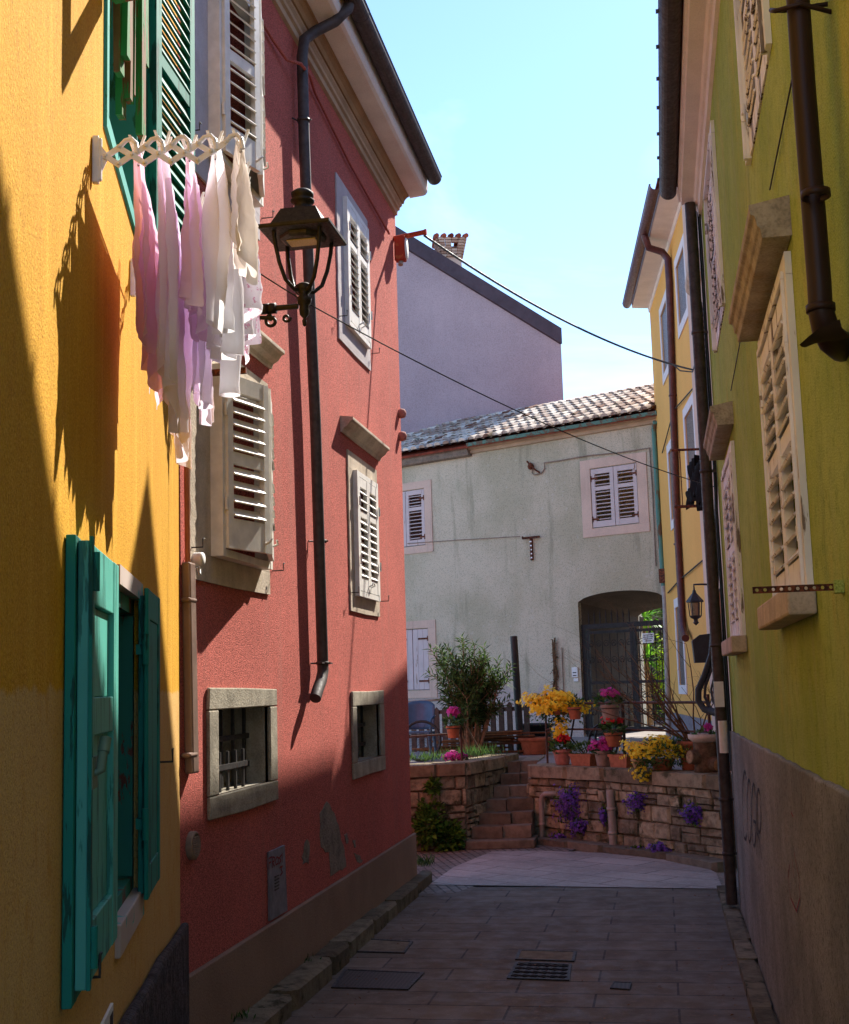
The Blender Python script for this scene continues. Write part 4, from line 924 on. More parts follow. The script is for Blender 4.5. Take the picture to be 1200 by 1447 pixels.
for (a0, a1) in ((G0 + .12, gm), (gm + .02, G1 - .05)):
    mb = MB(); bars(mb, a0, a1, ZF + .08, GZ1 - .02, n, .028 if a0 < gm else .03)
    k = 6
    for i in range(1, k): a = a0 + (a1 - a0) * i / k; mb.tube([FA.p(a, n, ZF + .1), FA.p(a, n, GZ1 - .05)], .010, 6)
    for i in range(k):
        a = a0 + (a1 - a0) * (i + .5) / k
        for zc in (ZF + .45, ZF + .8, ZF + 1.55, ZF + 1.9, ZF + 2.2):
            if zc < GZ1 - .2:
                for sg in (1, -1): mb.tube(spiral((a, zc), .075, 1.1, PI / 2, sg), .007, 5)
    mb.build('gate_leaf', M['gate_iron'], gt)
a0, z1 = FA.px(907, 895, -.06); a1, z0 = FA.px(924, 908, -.06)
sg = thing('gate_sign', 'small white notice fixed to the iron gate', 'sign', FA.p((a0 + a1) / 2, -.07, (z0 + z1) / 2))
mb = MB(); mb.fbox(FA, a0, a1, -.085, -.078, z0, z1); mb.build('board', M['white'], sg)
mb = MB()
for k, (x0, x1) in enumerate(((.1, .9), (.06, .95), (.1, .85), (.2, .8))): zz = z1 - (z1 - z0) * (.2 + .2 * k); mb.fbox(FA, a0 + (a1 - a0) * x0, a0 + (a1 - a0) * x1, -.0775, -.076, zz - .008, zz + .008)
mb.build('lettering', M['ink'], sg)
# ---- sunny yard seen through the passage
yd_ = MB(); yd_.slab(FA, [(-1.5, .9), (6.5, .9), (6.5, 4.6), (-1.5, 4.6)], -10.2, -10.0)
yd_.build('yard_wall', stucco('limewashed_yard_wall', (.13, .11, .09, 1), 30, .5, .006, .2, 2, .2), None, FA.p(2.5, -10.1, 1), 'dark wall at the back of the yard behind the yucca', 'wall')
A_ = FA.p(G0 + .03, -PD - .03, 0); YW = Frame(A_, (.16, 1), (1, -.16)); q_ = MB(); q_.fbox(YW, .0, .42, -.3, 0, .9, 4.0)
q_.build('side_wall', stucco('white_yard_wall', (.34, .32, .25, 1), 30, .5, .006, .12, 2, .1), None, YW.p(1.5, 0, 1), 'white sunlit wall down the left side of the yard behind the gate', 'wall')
yu = thing('yucca_plant', 'spiky bright green yucca behind the iron gate', 'plant', FA.p(3.78, -5.0, 1.1))
mb = MB(); mb.tube([FA.p(3.78, -5.0, 1.1), FA.p(3.76, -5.0, 2.6), FA.p(3.83, -5.0, 3.7)], [.12, .1, .08], 8); mb.build('trunk', M['bark'], yu)
mb = MB(); random.seed(3)
for zc, cnt in ((3.75, 90), (2.7, 80)):
    for k in range(cnt):
        th = random.uniform(0, 2 * PI); el = random.uniform(-.7, 1.3); d = Vector((math.cos(th) * math.cos(el), math.sin(th) * math.cos(el), math.sin(el))); mb.tint = random.random()
        mb.leaf(FA.p(3.80, -5.0, zc), d, Z, random.uniform(.5, .85), .06, .12)
mb.build('crown', M['leaf_yucca'], yu)
bs = MB()
for k in range(500):
    c = FA.p(4.25, -5.2, 2.3) + Vector((random.gauss(0, .16), random.gauss(0, .3), random.gauss(0, .5))); bs.tint = random.random(); bs.leaf(c, (random.uniform(-1, 1), random.uniform(-1, 1), random.uniform(-.6, .6)), Z, .16, .08)
bs.build('yard_shrub', M['leaf_sun'], None, FA.p(4.25, -5.2, 1.1), 'sunlit yellow-green shrub behind the gate', 'shrub')

bs = MB(); random.seed(12)
for k in range(2600):
    c = FA.p(random.uniform(.9, 4.6), -7.4 + random.gauss(0, .35), random.uniform(1.1, 4.6)); bs.tint = random.random() * .7; bs.leaf(c, (random.uniform(-1, 1), random.uniform(-1, 1), random.uniform(-1, .5)), Z, .22, .12)
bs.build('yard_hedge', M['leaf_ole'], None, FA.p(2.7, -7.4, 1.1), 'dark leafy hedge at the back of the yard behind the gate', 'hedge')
# ================================================================== tall lilac-grey house with a plain gable
q = FA.w(625, 583, -.2)
g_c = FA.p(FA.px(628, 582, RIDGE[0] + .1)[0], RIDGE[0] + .1, 0); g_l = FA.p(FA.px(567, 600, -1.5)[0], -1.5, 0)
_fw = ray(600, 723); _fw.z = 0; _fw.normalize()
TG = Frame(g_c, g_c - g_l, (0, -1)); TG = Frame(g_c, TG.e, (TG.e.y, -TG.e.x))
if TG.m.dot(_fw) > 0: TG = Frame(g_c, TG.e, -TG.m)
tg = thing('lilac_grey_house', 'tall windowless lilac-grey house with a sloping dark verge', 'house', TG.p(0, -2, 0))
A = TG.px(567, 347); B = TG.px(793, 486); A0 = TG.px(567, 325); B0 = TG.px(793, 469)
sl = (B[1] - A[1]) / (B[0] - A[0]); ext = 1.0
poly = [(A[0] - ext, .5), (B[0], .5), B, (A[0] - ext, A[1] - sl * ext)]
mb = MB(); K = len(poly); sk = -1.9
mb.add([TG.p(a, 0, z) for a, z in poly] + [TG.p(a + sk, -2.4, z - sk * sl * 0) for a, z in poly], [range(K), range(K, 2 * K)] + [(i, (i + 1) % K, K + (i + 1) % K, K + i) for i in range(K)]); mb.build('wall', M['grey_wall'], tg)
th = A0[1] - A[1]
mb = MB(); vp = [(A[0] - ext, A[1] - sl * ext + .002), (B[0] + .02, B[1] + .002 + sl * .02), (B[0] + .02, B[1] + th + sl * .02), (A[0] - ext, A[1] - sl * ext + th)]; mb.add([TG.p(a, .06, z) for a, z in vp] + [TG.p(a + sk, -2.5, z) for a, z in vp], [range(4), range(4, 8)] + [(i, (i + 1) % 4, 4 + (i + 1) % 4, 4 + i) for i in range(4)]); mb.build('roof_verge', plain('dark_verge_metal', (.062, .042, .055, 1), .6, 0, .3, .15, 3, .05), tg)
# chimney
ca, cz = TG.px(637, 371, -1.1); cw = .62
mb = MB(); mb.fbox(TG, ca - .27, ca + .27, -1.37, -.83, cz - 1.5, cz + .06); ch = mb.build('chimney', M['pale_r'], tg)
mb = MB(); rows = 7
for r in range(rows):
    g = 1 + .06 * r
    for side in range(4):
        for k in range(4):
            mb.tint = random.random(); t0, t1 = k / 4, (k + 1) / 4
            w = .27 * g; dn = .27 * g; zc = cz + .06 + r * .075
            if side == 0 and r in (3, 4) and k == 2: continue
            if side in (0, 2): mb.box(TG.p(ca + w * (-1 + 2 * (t0 + t1) / 2), -1.1 + (dn if side == 0 else -dn), zc + .037), TG.e * (w / 4 - .006), TG.m * .05, Z * .031)
            else: mb.box(TG.p(ca + (w if side == 1 else -w), -1.1 + dn * (-1 + 2 * (t0 + t1) / 2), zc + .037), TG.e * .05, TG.m * (dn / 4 - .006), Z * .031)
mb.build('brick_stack', M['brick'], ch)
mb = MB(); zc = cz + .06 + rows * .075 + .02
for k in range(5):
    mb.tint = random.random(); a = ca - .40 + k * .20
    mb.tube([TG.p(a, -.64, zc), TG.p(a, -1.1, zc + .14)], .065, 8); mb.tube([TG.p(a, -1.56, zc), TG.p(a, -1.1, zc + .14)], .065, 8)
mb.build('chimney_cap', M['tile_red'], ch)
# ================================================================== ground
def sheet(name, pts, z, mat, label=None):
    mb = MB(); mb.add([(x, y, z) for x, y in pts], [range(len(pts))]); o = mb.build(name, mat, None, kind='structure'); return o
sheet('ground', [(-300, -200), (300, -200), (300, 400), (-300, 400)], -.02, M['earth'])
sheet('street', [(-3.4, -1.5), (1.2, -1.5), (1.2, 14.32), (-3.4, 14.32)], 0, M['pave'])
cob = [on_z(u, v, 0) for u, v in ((560, 1215), (700, 1190), (760, 1200), (690, 1206), (607, 1252), (580, 1262))]
sheet('cobbled_strip', [(-5.5, 13.6), (-2.3, 13.9), (-.8, 19), (-5.5, 19)], .002, M['cobble'])
pp = [on_z(u, v, 0) for u, v in ((607, 1251), (640, 1227), (695, 1204), (760, 1203), (850, 1206), (930, 1214), (1000, 1228), (1012, 1234), (1022, 1257))]
sheet('pale_paving', [(p.x, p.y) for p in pp], .008, M['pave_pale'])
mb = MB(); mb.tint = .3
# terrace behind the stone walls
WA = on_z(752, 1188, 0); WB = on_z(860, 1200, 0); WC = on_z(1034, 1226, 0)
CT = 1.06
ter = [(WA.x + .1, WA.y + .15), (WB.x, WB.y + .2), (WC.x + .3, WC.y + .2), (6, 16), (12, 45), (-14, 45), (-9, 17.5), (-3.0, 17.9), (-2.45, 19.5), (-1.9, 19.5)]
mb = MB(); mb.flat(ter, .6, 1.05); mb.build('terrace_ground', M['terrace'], None, kind='structure')
# kerbs: separate stones end to end
def kerb(name, x0f, x1f, ya, yb, h, lmin, lmax, jx):
    mb = MB(); y = ya
    while y < yb:
        L = min(random.uniform(lmin, lmax), yb - y); mb.tint = random.random()
        x0, x1 = x0f(y + L / 2), x1f(y + L / 2)
        hh = h + random.uniform(-.018, .018)
        c = Vector(((x0 + x1) / 2 + random.uniform(-jx, jx), y + L / 2, hh / 2 - .03))
        mb.rough_box(c, (0, L / 2 - .006, 0), ((x1 - x0) / 2, 0, 0), (0, 0, hh / 2 + .03), .006, .2)
        y += L
    return mb.build(name, M['kerb'], None, kind='structure')
kerb('left_kerb', lambda y: -2.80, lambda y: -2.60 - .012 * (y - 8), 7.2, 14.75, .135, .5, 1.3, .015)
kerb('right_kerb', lambda y: .47 - .003 * (y - 8), lambda y: .608, 1., 14.0, .075, .7, 1.5, .006)
mb = MB(); cl = [on_z(u, v, .0) for u, v in ((655, 1199), (700, 1195), (755, 1193), (850, 1204), (940, 1216), (1012, 1231))]
for i in range(len(cl) - 1):
    a, b = cl[i], cl[i + 1]; k = max(1, int((b - a).length / .6))
    for j in range(k):
        p = a.lerp(b, (j + .5) / k); t = (b - a).normalized(); nn = Vector((-t.y, t.x, 0)); mb.tint = random.random() * .6
        mb.rough_box(p + nn * .12 + Z * .03, t * ((b - a).length / k / 2 - .004), nn * -.14, Z * .06, .01, .15)
mb.build('wall_foot_kerb', M['step'], None, kind='structure')

# ---- rubble retaining walls
def rubble(mb, F, L, zb, zt, hmin=.12, hmax=.25, wmin=.16, wmax=.42, n0=0., mortar=None):
    z = zb
    while z < zt - .02:
        h = min(random.uniform(hmin, hmax), zt - z)
        if zt - z - h < .07: h = zt - z
        a = random.uniform(-.2, 0)
        while a < L:
            w = random.uniform(wmin, wmax) * (1 + (h - .12) * 2); b0, b1 = max(0, a), min(L, a + w)
            if b1 - b0 > .05:
                mb.tint = min(1, max(0, random.gauss(.45, .28)))
                if random.random() < .25 and h > .13:
                    hh = h * random.uniform(.4, .6)
                    parts = ((z, hh), (z + hh, h - hh))
                else: parts = ((z, h),)
                for zz, h2 in parts:
                    dj = random.uniform(0, .03)
                    mb.rough_box(F.p((b0 + b1) / 2, n0 + dj - .05, zz + h2 / 2), F.e * ((b1 - b0) / 2 - .008), F.m * (.06), Z * (h2 / 2 - .008), .012, .2)
            a += w
        z += h
def wall_thing(name, label, segs, zb, zt, capz):
    base = segs[0][0]; t = thing(name, label, 'stone wall', (base[0], base[1], 0))
    m1, m2, m3 = MB(), MB(), MB()
    for a, b, out in segs:
        a = Vector((a[0], a[1], 0)); b = Vector((b[0], b[1], 0)); e = (b - a).normalized(); F = Frame(a, e, (e.y, -e.x)); L = (b - a).length
        if F.m.y > 0.5 and out is None: F = Frame(a, e, -F.m)
        if out is not None and F.m.dot(Vector((out[0], out[1], 0))) < 0: F = Frame(a, e, -F.m)
        rubble(m1, F, L, zb, zt); m2.fbox(F, 0, L, -.34, -.022, zb - .1, zt + .0)
        x = 0
        while x < L - .01:
            l = min(random.uniform(.5, 1.1), L - x); m3.tint = random.random()
            if L - x - l < .2: l = L - x
            m3.rough_box(F.p(x + l / 2, -.15, (zt + capz) / 2 + .003), F.e * (l / 2 - .003), F.m * .215, Z * ((capz - zt) / 2), .007, .12); x += l
    m2.build('core', M['mortar'], t); m1.build('masonry', M['rubble'], t); m3.build('coping', M['cap'], t); return t
rw = wall_thing('retaining_wall', 'sandstone retaining wall with a worn coping under the flower pots', [(WA, WB, (0, -1)), (WB, WC, (0, -1))], .03, .88, CT)
mb_ = None
LA = on_z(585, 1204, 0) - Vector((1.2, .6, 0)); LB = on_z(661, 1199, 0); LC = Vector((-2.25, 19.7, 0))
lw = wall_thing('terrace_wall', 'lower sandstone wall left of the steps with ivy at its foot', [(LA, LB, (0, -1)), (LB, LC, (1, 0))], .0, .98, 1.15)
# end face of the right wall by the steps
# ---- steps
st = thing('stone_steps', 'short flight of worn stone steps between the two sandstone walls', 'steps', (-2.2, 18, 0))
for i in range(6):
    z1 = .12 + .158 * (i + 1); y = 17.72 + .28 * i; xl = -2.68 + .072 * i
    mb = MB(); sp = random.uniform(.35, .65); xs = [xl, xl + (-1.86 - xl) * sp, -1.86]
    for k in (0, 1):
        mb.tint = random.random(); ya = y + .10 * (0 if k == 0 else sp)
        mb.rough_box(((xs[k] + xs[k + 1]) / 2, ya + .62, z1 - .082 + random.uniform(-.005, .005)), ((xs[k + 1] - xs[k]) / 2 - .003, 0, 0), (0, -.6, 0), (0, 0, .08), .008, .012)
    mb.build('step', M['step'], st)
mb = MB(); mb.flat([(-2.72, 17.45), (-1.8, 17.62), (-1.8, 18.2), (-2.72, 18.0)], 0, .115); mb.build('step', M['step'], st, bevel=.015)
F = Frame((WA.x - .02, WA.y), (.06, 1), (-1, 0)); mb = MB(); rubble(mb, F, 1.3, .03, .88); mb.build('masonry_return', M['rubble'], rw)
# ---- covers in the street
def cover(name, label, pts, mat, ring_mat, group=None):
    q = [on_z(u, v, 0) for u, v in pts]; c = sum(q, Vector()) / 4
    t = thing(name, label, 'drain cover', c); mb = MB()
    o = [c + (p - c) * 1.0 for p in q]; i_ = [c + (p - c) * .90 for p in q]
    for k in range(4):
        a, b = o[k], o[(k + 1) % 4]; d, e = i_[(k + 1) % 4], i_[k]; mb.add([p + Z * .012 for p in (a, b, d, e)] + [p * 1 for p in (a, b, d, e)], [(0, 1, 2, 3), (0, 1, 5, 4), (2, 3, 7, 6)])
    mb.build('rim', ring_mat, t); mb = MB(); mb.add([p + Z * .008 for p in i_], [(0, 1, 2, 3)]); mb.build('plate', mat, t); return t, i_
cover('manhole_cover', 'dark cast-iron cover by the left kerb nearest the camera', ((487, 1371), (600, 1376), (577, 1400), (468, 1397)), M['castiron'], M['iron'])
t, q = cover('street_drain', 'square cast-iron drain grate in the middle of the street', ((729, 1361), (808, 1364), (805, 1387), (716, 1384)), M['castiron'], M['iron'])
mb = MB()
for r in range(4):
    for c in range(6):
        u0, v0 = (c + .5) / 6, (r + .5) / 4; p = q[0].lerp(q[1], u0).lerp(q[3].lerp(q[2], u0), v0)
        mb.lathe(p + Z * .009, [(.042, 0), (.042, .004), (.0, .004)], 4, Matrix.Rotation(.2, 3, 'Z'), False)
mb.build('grate_slots', M['dark'], t)
cover('street_drain', 'flat slab cover just behind the square drain grate', ((733, 1344), (815, 1346), (812, 1360), (728, 1357)), M['kerbslab'] if 'kerbslab' in M else M['step'], M['iron'])
cover('manhole_cover', 'stone-filled cover against the left kerb farther up the street', ((520, 1328), (584, 1332), (572, 1348), (497, 1346)), M['step'], M['iron'])
cover('valve_cover', 'tiny iron valve cover right of the square drain grate', ((868, 1389), (893, 1390), (890, 1400), (862, 1398)), M['castiron'], M['iron'])
# ---- pipes on the stone wall
def wall_pipe(label, pts, r, rings):
    t = thing('drain_pipe', label, 'pipe', pts[-1]); mb = MB(); mb.tube(pts, r, 12); mb.build('tube', M['pvc'], t)
    mb = MB()
    for p in rings: mb.lathe(p, [(r, -.02), (r * 1.2, -.02), (r * 1.2, .02), (r, .02)], 12)
    mb.build('collar', M['pvc'], t)
e1 = (WB - WA).normalized(); F1 = Frame(WA, e1, (e1.y, -e1.x)); F1 = F1 if F1.m.y < 0 else Frame(WA, e1, -F1.m)
e2 = (WC - WB).normalized(); F2 = Frame(WB, e2, (e2.y, -e2.x)); F2 = F2 if F2.m.y < 0 else Frame(WB, e2, -F2.m)
def w1(u, v, n=.05): return F1.w(u, v, n)
def w2(u, v, n=.05): return F2.w(u, v, n)
wall_pipe('beige plastic pipe bending out of the stone wall near the steps', [w1(785, 1122, .02), w1(778, 1122, .1), w1(770, 1122, .1), w1(766, 1126, .1), w1(765, 1135, .1), w1(766, 1160, .1), w1(766, 1188, .1)], .035, [w1(766, 1165, .1)])
wall_pipe('thick beige plastic pipe upright in the middle of the stone wall', [w2(862, 1117, .08), w2(864, 1145, .08), w2(866, 1170, .08), w2(867, 1200, .08)], .052, [w2(864, 1143, .08), w2(866, 1177, .08)])
# ================================================================== street lantern on its bracket
LX, LY = XL + .80, 7.72
hub = Vector((LX, LY, 0)); q = on_y(430, 432, LY); hub = Vector((q.x, LY, q.z)); 
ln = thing('wall_lantern', 'black iron street lantern with open arms and LED plate on a scrolled wall bracket', 'street lamp', (XL, LY, hub.z))
mb = MB(); bz = hub.z + .0
mb.tube([Vector((XL + .02, LY, bz)), Vector((hub.x - .04, LY, bz))], [.022, .018], 10)
for x in (.22, .26): mb.lathe(Vector((hub.x - x, LY, bz)), [(.02, -.03), (.036, -.03), (.036, .03), (.02, .03)], 12, Matrix(((0, 0, 1), (1, 0, 0), (0, 1, 0))))
mb.tube([Vector((XL + .03, LY, bz - .34)), Vector((XL + .2, LY, bz - .22)), Vector((XL + .38, LY, bz - .10)), Vector((hub.x - .3, LY, bz - .055)), Vector((hub.x - .2, LY, bz - .065))], .014, 8)
def scroll(c, r, tr, s0, sg): return [Vector((c[0] + sg * r * (1 - .75 * t) * math.cos(s0 + tr * 2 * PI * t), LY, c[1] + r * (1 - .75 * t) * math.sin(s0 + tr * 2 * PI * t))) for t in [i / 16 for i in range(17)]]
mb.tube(scroll((hub.x - .22, bz - .085), .045, 1.2, PI / 2, 1), .012, 6); mb.tube(scroll((hub.x - .12, bz - .07), .03, 1., PI, -1), .010, 6)
mb.fbox(P, LY - .05, LY + .05, .001, .03, bz - .42, bz + .12)
mb.build('bracket', M['iron_lamp'], ln)
mb = MB(); mb.lathe(hub, [(0, -.14), (.012, -.13), (.016, -.10), (.008, -.085), (.03, -.06), (.034, -.03), (.03, .0), (.045, .02), (.05, .05), (.03, .07), (.05, .10), (.06, .13), (.03, .15), (0, .15)], 14); mb.build('hub', M['iron_lamp'], ln)
S = .185; zt = hub.z + .475
k = LY
mb = MB()
for sx in (-1, 1):
    for sy in (-1, 1):
        d = Vector((sx, sy, 0))
        mb.tube([hub + Vector((0, 0, .10)), hub + d * .05 + Z * .10, hub + d * .095 + Z * .155, hub + d * .125 + Z * .26, hub + d * .145 + Z * .38, hub + d * .155 + Z * .49], .0135, 8)
mb.build('arm', M['iron_lamp'], ln)
mb = MB()
def sq(s, z): return [hub + Vector((sx * s, sy * s, z)) for sx, sy in ((-1, -1), (1, -1), (1, 1), (-1, 1))]
rings = [sq(S + .045, .462), sq(S + .05, .47), sq(S + .05, .487), sq(S - .01, .50), sq(.115, .625), sq(.075, .64)]
vs = [p for r in rings for p in r]; mb.add(vs, [(i * 4 + a, i * 4 + (a + 1) % 4, i * 4 + 4 + (a + 1) % 4, i * 4 + 4 + a) for i in range(5) for a in range(4)] + [(0, 1, 2, 3), (20, 21, 22, 23)])
mb.build('hood', M['iron_lamp'], ln)
mb = MB(); mb.lathe(hub + Z * .635, [(.075, 0), (.06, .02), (.05, .05), (.075, .06), (.08, .075), (.055, .09), (.072, .10), (.075, .125), (.05, .145), (.02, .155), (0, .156)], 16); mb.build('finial', M['iron_lamp'], ln)
mb = MB(); mb.lathe(hub + Z * .43, [(0, 0), (.13, 0), (.15, .012), (.155, .034)], 8, Matrix.Rotation(PI / 8, 3, 'Z'), False); mb.build('lamp_housing', M['iron'], ln)
mb = MB(); mb.box(hub + Z * .427, (.095, 0, 0), (0, .06, 0), (0, 0, .004)); mb.build('lamp_lens', M['ledlens'], ln)
rbk = thing('iron_clothes_bracket', 'short rusty iron bar sticking out of the pink wall under the lantern', 'bracket', P.w(280, 524))
mb = MB(); p = P.p(7.62, 0, P.px(276, 524)[1] - .02); mb.box(p + P.m * .17, P.m * .17, P.e * .012, Z * .02); mb.build('bar', M['rust'], rbk)
mb = MB(); mb.box(p + P.m * .008, P.m * .007, P.e * .04, Z * .05); mb.build('wall_plate', M['rust'], rbk)
# ================================================================== overhead cables
def sag(a, b, s, n=24): return [a.lerp(b, i / n) - Z * s * 4 * (i / n) * (1 - i / n) for i in range(n + 1)]
cab_b = YR.w(981, 523, .10)
mb = MB(); mb.tube(sag(CABLE_A, cab_b, .22, 30), .015, 6); p = sag(CABLE_A, cab_b, .22, 30)[27]; mb.tube([p, p - Z * .1 + Vector((.1, 0, 0)), p + Vector((.28, .05, -.12)), p + Vector((.32, 0, -.02))], .011, 5)
mb.build('overhead_cable', M['steelcable'], None, CABLE_A, 'thick grey-blue cable strung from the red box to the yellow house', 'cable')
ca = P.w(352, 400, .02); cb = P.w(470, 462, .3); cc = PR.p(1.2, .1, PR.px(1000, 722, .1)[1])
h2 = hub + Z * .03
mb = MB(); mb.tube(sag(Vector((XL + .01, 7.6, P.px(340, 388)[1])), h2, .01, 6) + sag(h2, cc, .12, 24)[1:], .005, 5); mb.build('overhead_wire', M['cable'], None, h2, 'thin dark wire strung from the lantern across the lane', 'cable')
# ================================================================== laundry rack
rk0 = YL.px(130, 212)[0]; rz = YL.px(130, 212)[1] - .022
LENR = 1.12
rack = thing('laundry_rack', 'cream folding scissor clothes rack fixed to the yellow wall', 'laundry rack', YL.p(rk0, 0, rz))
sw = -.16                                        # the arms are swung a little towards the street mouth
def RK(a, s, z): return YL.p(rk0 + a + s * math.sin(sw), s * math.cos(sw), rz + z)
steps = 4; dx = .0805; hh = .027; s0 = .042
for a in (0., LENR):
    mb = MB(); mb.box(RK(a, .012, -.01), YL.e * .012, YL.m * .010, Z * .075); mb.box(RK(a, .025, -.01), YL.e * .008, YL.m * .006, Z * .068); mb.build('wall_bar', M['rack'], rack, bevel=.004)
    m1 = MB()
    def link(p, q): 
        d = q - p; t = d.normalized(); m1.box((p + q) / 2, d / 2 + t * .006, YL.e * .0025, t.cross(YL.e).normalized() * .0085)
    for i in range(5):
        x = s0 + i * dx
        A0 = RK(a - .003, x, 0)
        if i == 0:
            link(RK(a - .003, .022, .028), RK(a - .003, x, 0)); link(RK(a + .003, .022, -.045), RK(a + .003, x, 0))
        up = RK(a - .003, x + dx / 2, hh); dn = RK(a + .003, x + dx / 2, -hh)
        if i < 4:
            link(A0, dn); link(RK(a - .003, x + dx / 2, -hh), RK(a - .003, x + dx, 0)); link(up + YL.e * .006, RK(a + .003, x + dx, 0))
        link(RK(a + .003, x, 0), RK(a + .003, x + dx / 2, hh))
        c = [RK(a + .003, x + dx / 2, hh), RK(a + .003, x + dx * .75, hh + .022), RK(a + .003, x + dx * .98, hh + .027), RK(a + .003, x + dx * 1.15, hh + .012), RK(a + .003, x + dx * 1.2, hh - .02)]
        m1.tube(c, .0075, 8)
        for pz in ((x, 0), (x + dx / 2, hh), (x + dx / 2, -hh)) if i < 4 else ((x, 0),): m1.lathe(RK(a - .009, *pz), [(0, -.003), (.005, -.002), (.005, .003), (0, .003)], 8, Matrix.Rotation(PI / 2, 3, 'X'))
    m1.build('scissor_arm', M['rack'], rack)
RODS = [s0 + i * dx + dx * 1.12 for i in range(5)]; RZ = hh + .012
mb = MB()
for s in RODS: mb.tube([RK(-.01, s, RZ), RK(LENR + .01, s, RZ)], .0045, 6)
mb.build('rod', M['rack'], rack)
# ---- washing: every piece folded over its rod, with folds that deepen downwards
def cloth_item(name, label, cat, rod, a0, a1, drop, mat, seed, folds=5, amp=.018, shape=None, back=None, bunch=.8, tip=0., off=0.):
    rnd = random.Random(seed); ph = [rnd.uniform(0, 6.28) for _ in range(6)]
    t = thing(name, label, cat, RK((a0 + a1) / 2, RODS[rod], RZ)); n = 64
    sides = ((1, drop), (-1, back if back else drop * .9))
    rows = []
    prof = []
    for s, L in (sides[1], sides[0]):
        R = [(s, L * i / 34) for i in range(35)]
        prof += R[::-1] if s == -1 else R[0:]
    for s, y in prof:
        f = y / drop; row = []
        for j in range(n + 1):
            x = j / n
            sc = 1 - (1 - bunch) * min(1, f * 1.3) * (1 if f < .8 else 1)
            if shape: sc *= shape(f, s)
            aa = (a0 + a1) / 2 + (x - .5) * (a1 - a0) * sc + .015 * math.sin(f * 5 + ph[3]) * f
            w = amp * (0.15 + min(1, f * 2.2)) * (math.sin(x * folds * 2 * PI + ph[0] + .9 * f) + .5 * math.sin(x * folds * 3.3 * PI + ph[1] - 1.4 * f) + .3 * math.sin(x * 31 + ph[4] + 4 * f))
            yy = y + .012 * math.sin(x * folds * 2 * PI + ph[2]) * f + tip * f * (x - .5) + .02 * f * f * math.sin(x * 9 + ph[5]) + (.03 * (math.sin(x * PI) if f < .1 else 0))
            w += .011 * min(1, f * 2.5) * noise.noise((x * 7, f * 6, seed)) + .005 * noise.noise((x * 19, f * 17, seed + 3)) * min(1, f * 3); yy += .05 * f * noise.noise((x * 4, seed * 2.1, s)); aa += .02 * f * noise.noise((f * 5, seed * 1.7, x))
            row.append(RK(aa, RODS[rod] + off + s * (.008 + .004 * f) + w * (1 if s > 0 else .7) + .003 * s, RZ + .004 - yy))
        rows.append(row)
    mb = MB(); mb.grid(rows); mb.build('fabric', mat, t)
    for x in (a0 + .012, a0 + .05, a1 - .05, a1 - .012):
        c = RK(x, RODS[rod] + off, RZ + rnd.uniform(-.005, .01)); ti = rnd.uniform(-.2, .2)
        pg = MB()
        for sg in (-1, 1): pg.box(c + Z * .012 + YL.m * sg * .011, YL.m * .004 + Z * .0, YL.e * .005, Z * .036 + YL.m * sg * .012 + YL.e * ti * .03)
        pg.build('clothes_peg', M['shutter_w'], t)
    return t
GL = 'washing hung on the scissor rack'
cl = [
 cloth_item('pink_towel', 'pink towel with darker pink print at the bottom, hung nearest the yellow wall', 'towel', 0, .05, .96, .60, M['cl_pink'], 1, 2.5, .014, None, .55, .85, .07),
 cloth_item('pink_towel', 'long pale pink and white towel, the longest piece on the rack', 'towel', 1, .03, 1.0, .79, M['cl_pinkwhite'], 2, 4, .018, None, .70, .88, .10),
 cloth_item('pink_towel', 'plain rose towel hung third from the yellow wall', 'towel', 2, .04, .60, .46, M['cl_rose'], 3, 3, .016, None, .45, .85),
 cloth_item('pillow_case', 'crinkled whitish cloth hanging behind the rose towel', 'cloth', 2, .60, 1.04, .68, M['cl_pinkwhite'], 8, 3, .015, None, .6, .88),
 cloth_item('white_shirt', 'long white shirt with cuffs hanging in the middle of the rack', 'shirt', 3, .05, .85, .55, M['cl_white'], 4, 4, .026, lambda f, s: 1 + .15 * math.sin(f * 5), .52, .85),
 cloth_item('baby_trousers', 'small cream trousers hung on the outermost rod', 'trousers', 4, .02, .36, .36, M['cl_cream'], 5, 2, .02, None, .30, .85),
 cloth_item('printed_shirt', 'small white shirt with pink print on the far end of the outermost rod', 'shirt', 4, .40, 1.0, .42, M['cl_print'], 6, 3, .024, lambda f, s: 1 + .12 * math.sin(f * 7), .40, .9),
]
for o in cl: o['group'] = GL
# sleeve and cuffs of the white shirt
mb = MB()
def sleeve(p, pts, r): mb.tube([p + YL.e * a + YL.m * n + Z * z for a, n, z in pts], r, 12, False)
p = RK(.35, RODS[3], RZ)
sleeve(p, [(0, .02, -.2), (.02, .035, -.35), (.03, .04, -.48), (.04, .045, -.52), (.05, .04, -.56)], [.035, .045, .04, .036, .04])
sleeve(p, [(.25, -.01, -.3), (.27, .02, -.42), (.28, .03, -.52), (.3, .025, -.6), (.3, .025, -.64)], [.035, .042, .036, .034, .037])
mb.build('sleeve', M['cl_white'], cl[4])
